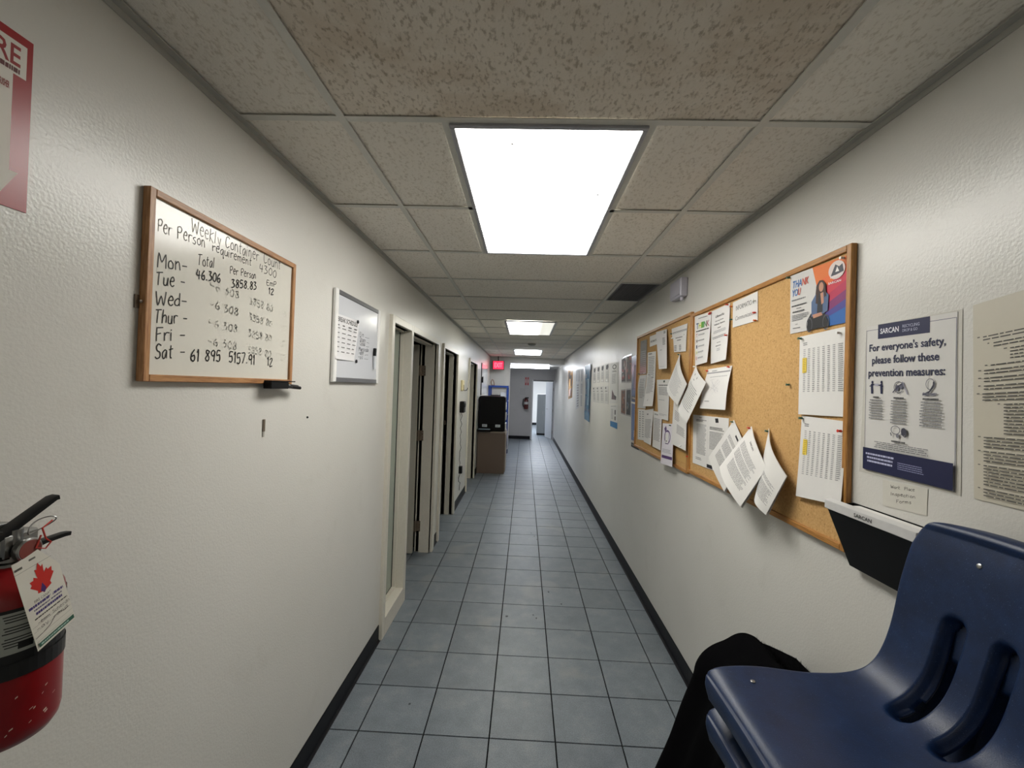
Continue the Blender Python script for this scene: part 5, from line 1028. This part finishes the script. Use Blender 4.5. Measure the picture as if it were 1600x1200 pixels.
# far wall extras
fx = thing('fire_extinguisher', 'small distant fire extinguisher on the far wall left of the far doorway', 'fire extinguisher', (.06, YF-.1, 1.15))
b = MB(); b.lathe([(.05, 0), (.07, .01), (.072, .03), (.072, .28), (.055, .33), (.025, .35)], (.06, YF-.09, .98), mat('#4a1416', .35, name='dark_red_extinguisher'), 20); b.build('cylinder', fx, smooth=True)
b = MB(); b.lathe([(.0725, .16), (.0735, .161), (.0735, .24), (.0725, .241)], (.06, YF-.09, .98), mat('#b8b8b8', .5), 20); b.build('label', fx, smooth=True)
b = MB(); b.box(.02, .14, YF-.11, YF-.07, 1.34, 1.37, M_BLACK, .004); b.tube([(.04, YF-.09, 1.34), (-.04, YF-.09, 1.30), (-.05, YF-.09, 1.12), (-.01, YF-.09, 1.05)], .012, M_BLACK, 8); b.build('hose', fx, smooth=True)
for k, (a, c) in enumerate(((.0, .055), (.075, .125))):
    s = Sheet([(a, YF-.004, 2.02), (c, YF-.004, 2.02), (c, YF-.004, 1.76), (a, YF-.004, 1.76)], 1); s.n = Vector((0, -1, 0)); t = thing('fire_sign', ('left', 'right')[k]+' narrow red sign above the distant extinguisher on the far wall', 'sign', center(s.q))
    b = MB(); s.slab(b, mat('#a53a3c', .4, name='faded_sign_red'), 0, .003); b.build('panel', t); b = MB(); s.ink(b, [('rect', '#c9b8b4', .3, .25, .7, .7)], .0035); b.build('print', t)
s = Sheet([(-.16, YF-.003, 1.66), (.02, YF-.003, 1.66), (.02, YF-.003, 1.44), (-.16, YF-.003, 1.44)], 1); s.n = Vector((0, -1, 0)); b = MB(); s.slab(b, mat('#a3a1a1', .5, name='faint_notice'), 0, .001)
o = b.build('notice'); recenter(o, (-.07, YF, 1.55)); tag(o, 'faint pale notice on the far wall left of the distant extinguisher', 'paper')

# ---------------------------------------------------------------- blue plastic chairs
def shell_material():
    m, nt, b = base('navy_textured_plastic', .36, .32); L = nt.links.new
    tc = N(nt, 'ShaderNodeTexCoord'); n1 = N(nt, 'ShaderNodeTexNoise', i_Scale=14.0, i_Detail=8.0, i_Roughness=.7); L(tc.outputs['Object'], n1.inputs['Vector'])
    r = ramp(nt, [(.35, '#10213f'), (.62, '#142a4e'), (.85, '#1e3860')]); L(n1.outputs['Fac'], r.inputs['Fac'])
    n3 = N(nt, 'ShaderNodeTexNoise', i_Scale=420.0, i_Detail=1.0); L(tc.outputs['Object'], n3.inputs['Vector'])
    r3 = ramp(nt, [(.70, (0, 0, 0, 1)), (.76, (1, 1, 1, 1))]); L(n3.outputs['Fac'], r3.inputs['Fac'])
    mm = N(nt, 'ShaderNodeMath', operation='MULTIPLY'); mm.inputs[1].default_value = .25; L(r3.outputs['Color'], mm.inputs[0])
    mx = N(nt, 'ShaderNodeMix', data_type='RGBA'); L(mm.outputs[0], mx.inputs[0]); L(r.outputs['Color'], mx.inputs[6]); mx.inputs[7].default_value = lin('#6f86ad'); L(mx.outputs[2], b.inputs['Base Color'])
    n2 = N(nt, 'ShaderNodeTexNoise', i_Scale=500.0, i_Detail=2.0); L(tc.outputs['Object'], n2.inputs['Vector']); bump(nt, b, n2.outputs['Fac'], .35, .0008)
    return m
M_SHELL = shell_material()
# profile in (forward, up): forward measured from the bend towards the front edge; seat at z 0
PROF = [(.422, -.050), (.424, -.030), (.420, -.012), (.408, .001), (.385, .010), (.34, .015), (.29, .016), (.23, .014), (.17, .013), (.12, .018), (.075, .034), (.045, .060), (.025, .095), (.010, .14), (-.004, .19), (-.018, .25), (-.034, .310), (-.052, .358), (-.064, .385)]
def prof(t):
    x = t*(len(PROF)-1); i = min(int(x), len(PROF)-2); f = x-i; p = [PROF[max(0, min(len(PROF)-1, k))] for k in (i-1, i, i+1, i+2)]
    return [.5*((2*p[1][q])+(-p[0][q]+p[2][q])*f+(2*p[0][q]-5*p[1][q]+4*p[2][q]-p[3][q])*f*f+(-p[0][q]+3*p[1][q]-3*p[2][q]+p[3][q])*f**3) for q in (0, 1)]
def halfw(t):
    pts = [(0, .150), (.08, .168), (.16, .178), (.32, .180), (.45, .172), (.58, .160), (.70, .163), (.82, .170), (.90, .168), (.94, .160), (.97, .146), (1, .112)]
    for (a, x), (b, y) in zip(pts, pts[1:]):
        if t <= b: f = (t-a)/(b-a); f = f*f*(3-2*f) if b < .9 else f; return x+(y-x)*f
    return pts[-1][1]
def shell_point(t, b):
    x, z = prof(t); w_ = halfw(t); x2, z2 = prof(min(1, t+.01)); x1, z1 = prof(max(0, t-.01)); d = Vector((x2-x1, z2-z1)).normalized(); n = Vector((d.y, -d.x))
    if n.y < 0 and t < .5: n = -n
    # n points to the sitter: up from the seat, forward from the back
    n = Vector((d.y, -d.x)) if (Vector((d.y, -d.x)).x+Vector((d.y, -d.x)).y) > 0 else Vector((-d.y, d.x))
    bb_ = abs(b); dish = .020*(1-min(1, bb_)**2)*(1 if .12 < t < .95 else .4)
    e = max(0, bb_-.86)/.14; lip = -.022*min(1, e)**2.2*1.0 if bb_ > .86 else 0
    lat = w_*(min(bb_, .86)/.86*.93+ (0 if bb_ <= .86 else .07*sin(min(1, e)*pi/2)))
    rim = 0; z += .012*(1-min(1, bb_)**2)*max(0, (t-.8)/.2)
    if t > .96: rim = -.018*((t-.96)/.04)**2
    # two long grooves through the bend
    y = math.copysign(lat, b); L = .0; gd = 1e9; s_ = t
    for yc in (-.046, .046):
        a0, a1 = .545, .775; tt = min(max(s_, a0), a1); du = (s_-tt)*.98; dy = (y-yc)*1.0; dd = sqrt(du*du+dy*dy)-.0185; gd = min(gd, dd)
    return x, z, n, y, -dish+lip+rim, gd
def make_shell():
    nt_, nb = 150, 104; V = []; GD = []
    for i in range(nt_+1):
        for j in range(nb+1):
            b = -1+2*j/nb; x, z, n, y, off, gd = shell_point(i/nt_, b)
            if gd < .007: off -= .022*min(1, (.007-gd)/.011)**1.3
            V.append((x+n.x*off, y, z+n.y*off)); GD.append(gd)
    F = []
    for i in range(nt_):
        for j in range(nb):
            q = (i*(nb+1)+j, i*(nb+1)+j+1, (i+1)*(nb+1)+j+1, (i+1)*(nb+1)+j)
            if max(GD[k] for k in q) < -.0045: continue
            F.append(q)
    me = bpy.data.meshes.new('seat_shell'); me.from_pydata(V, [], F); me.materials.append(M_SHELL); me.polygons.foreach_set('use_smooth', [True]*len(F)); me.update()
    # give the sheet its 5 mm thickness
    o = bpy.data.objects.new('tmp', me); COL.objects.link(o); md = o.modifiers.new('s', 'SOLIDIFY'); md.thickness = .005; md.offset = -1 if me.polygons[len(F)//3].normal.z > 0 else 1
    dg = bpy.context.evaluated_depsgraph_get(); m2 = bpy.data.meshes.new_from_object(o.evaluated_get(dg)); bpy.data.objects.remove(o); m2.name = 'seat_shell'; return m2
SHELL = make_shell()
def make_chair(label, loc, group=None):
    t = thing('plastic_chair', label, 'chair', (0, 0, 0), group); t['_org'] = (0, 0, 0)
    o = bpy.data.objects.new('seat_shell', SHELL); COL.objects.link(o); o.parent = t
    for (tt, b_) in ((.29, -.66), (.29, .66), (.90, -.17), (.90, .78)):
        x, z, n, y, off, gd = shell_point(tt, b_); b = MB(); p = Vector((x+n.x*off, y, z+n.y*off)); nn = Vector((n.x, 0, n.y))
        b.tube([p, p+nn*.0015, p+nn*.0025], 0, M_STEEL, 12, True, [.0055, .005, .0025]); b.build('rivet', t, smooth=True)
    lm_ = mat('#8f9193', .3, .9, name='chair_leg_steel')
    for sy in (-1, 1):
        b = MB(); b.tube([(.34, .10*sy, -.028), (.355, .125*sy, -.04), (.36, .135*sy, -.08), (.385, .150*sy, -.42)], .0095, lm_, 10); lg = b.build('leg', t, smooth=True)
        c = MB(); c.lathe([(.013, -.425), (.013, -.40), (.010, -.395)], (.385, .150*sy, 0), M_BLACK, 10); c.build('foot_cap', lg, smooth=True)
        b = MB(); b.tube([(.10, .10*sy, -.028), (.085, .125*sy, -.04), (.075, .135*sy, -.08), (.03, .150*sy, -.42)], .0095, lm_, 10); lg = b.build('leg', t, smooth=True)
        c = MB(); c.lathe([(.013, -.425), (.013, -.40), (.010, -.395)], (.03, .150*sy, 0), M_BLACK, 10); c.build('foot_cap', lg, smooth=True)
        b = MB(); b.tube([(.34, .10*sy, -.028), (.22, .10*sy, -.028), (.10, .10*sy, -.028), (.02, .10*sy, .02), (-.02, .10*sy, .10)], .0095, lm_, 10); b.build('seat_frame', t, smooth=True)
    return t
KS = .95; CZ = 1.6449-KS*(1.6449-1.0)
ch1 = make_chair('top blue plastic chair of the stack of two, at the lower right of the photo', None)
ch1.rotation_euler = (0, 0, pi+.0); ch1.location = (.862*KS, .845*KS, CZ); ch1.scale = (KS, KS, KS)
ch2 = copy_tree(ch1); ch2['label'] = 'lower blue plastic chair of the stack of two, only its front edge showing'; ch2.location = (.866*KS, .845*KS, CZ-.092*KS)
tb = thing('low_table', 'low dark table carrying the two stacked blue chairs', 'table', (.68, .80, 0)); TT = CZ-(.092+.425)*KS
b = MB(); b.box(.40, .92, .54, 1.04, TT-.03, TT, M_BLACK, .004); b.build('tabletop', tb)
for x in (.43, .89):
    for y in (.57, 1.01): b = MB(); b.box(x-.018, x+.018, y-.018, y+.018, 0, TT-.03, M_BLACK, .003); b.build('leg', tb)
st = thing('stool', 'low black stool under the black coat', 'stool', (.77, 1.33, 0))
b = MB(); b.lathe([(.12, .69), (.13, .70), (.13, .72), (.12, .73)], (.77, 1.33, 0), M_BLACK, 24); b.build('seat', st, smooth=True)
for a in range(4): b = MB(); b.tube([(.77+.09*cos(a*pi/2+pi/4), 1.33+.09*sin(a*pi/2+pi/4), .69), (.77+.14*cos(a*pi/2+pi/4), 1.33+.14*sin(a*pi/2+pi/4), 0)], .011, M_BLACK, 8); b.build('leg', st, smooth=True)

# ---------------------------------------------------------------- black coat over the chair beyond the stack
def coat_material():
    m, nt, b = base('black_wool', 1.0, .02); b.inputs['Base Color'].default_value = (.003, .003, .0035, 1)
    tc = N(nt, 'ShaderNodeTexCoord'); n1 = N(nt, 'ShaderNodeTexNoise', i_Scale=180.0, i_Detail=3.0); nt.links.new(tc.outputs['Object'], n1.inputs['Vector']); bump(nt, b, n1.outputs['Fac'], .5, .002); return m
M_COAT = coat_material()
ct = thing('black_coat', 'black coat with a fuzzy collar heaped beyond the stacked blue chairs', 'coat', (.75, 1.3, 0))
PC = [(.966, .35), (.967, .55), (.966, .68), (.964, .744), (.923, .769), (.858, .797), (.836, .804), (.812, .822), (.780, .833), (.749, .829), (.716, .809), (.675, .787), (.639, .758), (.616, .724), (.603, .681), (.561, .581), (.521, .469), (.476, .358), (.44, .25), (.42, .15), (.415, .05)]
b = MB(); k = b.m(M_COAT); ny = 26; nx = 60; I0 = len(b.v)
def pc(t):
    x = t*(len(PC)-1); i = min(int(x), len(PC)-2); f = x-i; p = [PC[max(0, min(len(PC)-1, q))] for q in (i-1, i, i+1, i+2)]
    return [.5*((2*p[1][q])+(-p[0][q]+p[2][q])*f+(2*p[0][q]-5*p[1][q]+4*p[2][q]-p[3][q])*f*f+(-p[0][q]+3*p[1][q]-3*p[2][q]+p[3][q])*f**3) for q in (0, 1)]
YC0, YC1 = 1.12, 1.48
for j in range(ny+1):
    v_ = j/ny; y = YC0+(YC1-YC0)*v_; edge = (max(0, .5-v_)*2)**4
    for i in range(nx+1):
        t = i/nx; x, z = pc(t); n = noise.noise(Vector((t*7, v_*4, 1.3)))*.010+.008*sin(v_*19+t*5)*(.3+t)
        top = 1-min(1, abs(t-.42)/.42); x -= n*(1 if t > .4 else 0); z -= edge*.05*top
        if t > .5: x += edge*.05
        z += noise.noise(Vector((t*11, v_*5, 4.3)))*.006*top
        b.v.append((min(x, .966), y+.03*sin(t*8)*edge, z))
for j in range(ny):
    for i in range(nx): q = I0+j*(nx+1)+i; b.f.append((q, q+1, q+nx+2, q+nx+1)); b.mi.append(k)
for j in (0, ny):       # the sides hang down
    base_ = [I0+j*(nx+1)+i for i in range(nx+1)]; i1 = len(b.v)
    for i in range(nx+1): x, y, z = b.v[base_[i]]; b.v.append((x*.92+.08*.74, y, max(.05, min(z-.02, .30+.1*sin(i*.5)))))
    for i in range(nx):
        f = (base_[i], base_[i+1], i1+i+1, i1+i); b.f.append(f if j else f[::-1]); b.mi.append(k)
b.build('coat_body', ct, smooth=True, angle=80)
b = MB(); rf = random.Random(11)      # fuzzy collar along the back of the coat
for i in range(1500):
    t = rf.uniform(.03, .36); x, z = pc(t); y = rf.uniform(1.30, 1.48); p = Vector((x, y, z-.008)); d = Vector((rf.uniform(-.6, .6), rf.uniform(-.6, .6), 1)).normalized(); L = rf.uniform(.012, .022); sd_ = d.orthogonal().normalized()*.0022
    b.face([p-sd_, p+sd_, p+d*L], M_COAT)
o = b.build('fur_collar', ct); o['kind'] = 'stuff'
b = MB(); 
b.tube([(.86, 1.24, .76), (.82, 1.22, .775), (.77, 1.21, .77), (.72, 1.21, .73)], 0, M_COAT, 10, True, [.03, .036, .034, .022]); b.build('sleeve_fold', ct, smooth=True)

for o in bpy.data.objects:
    if o.name.split('.')[0] in ('print', 'handwriting', 'paint_chips', 'gasket', 'glazing_bead'): o['kind'] = 'stuff'
    if '_org' in o.keys(): del o['_org']
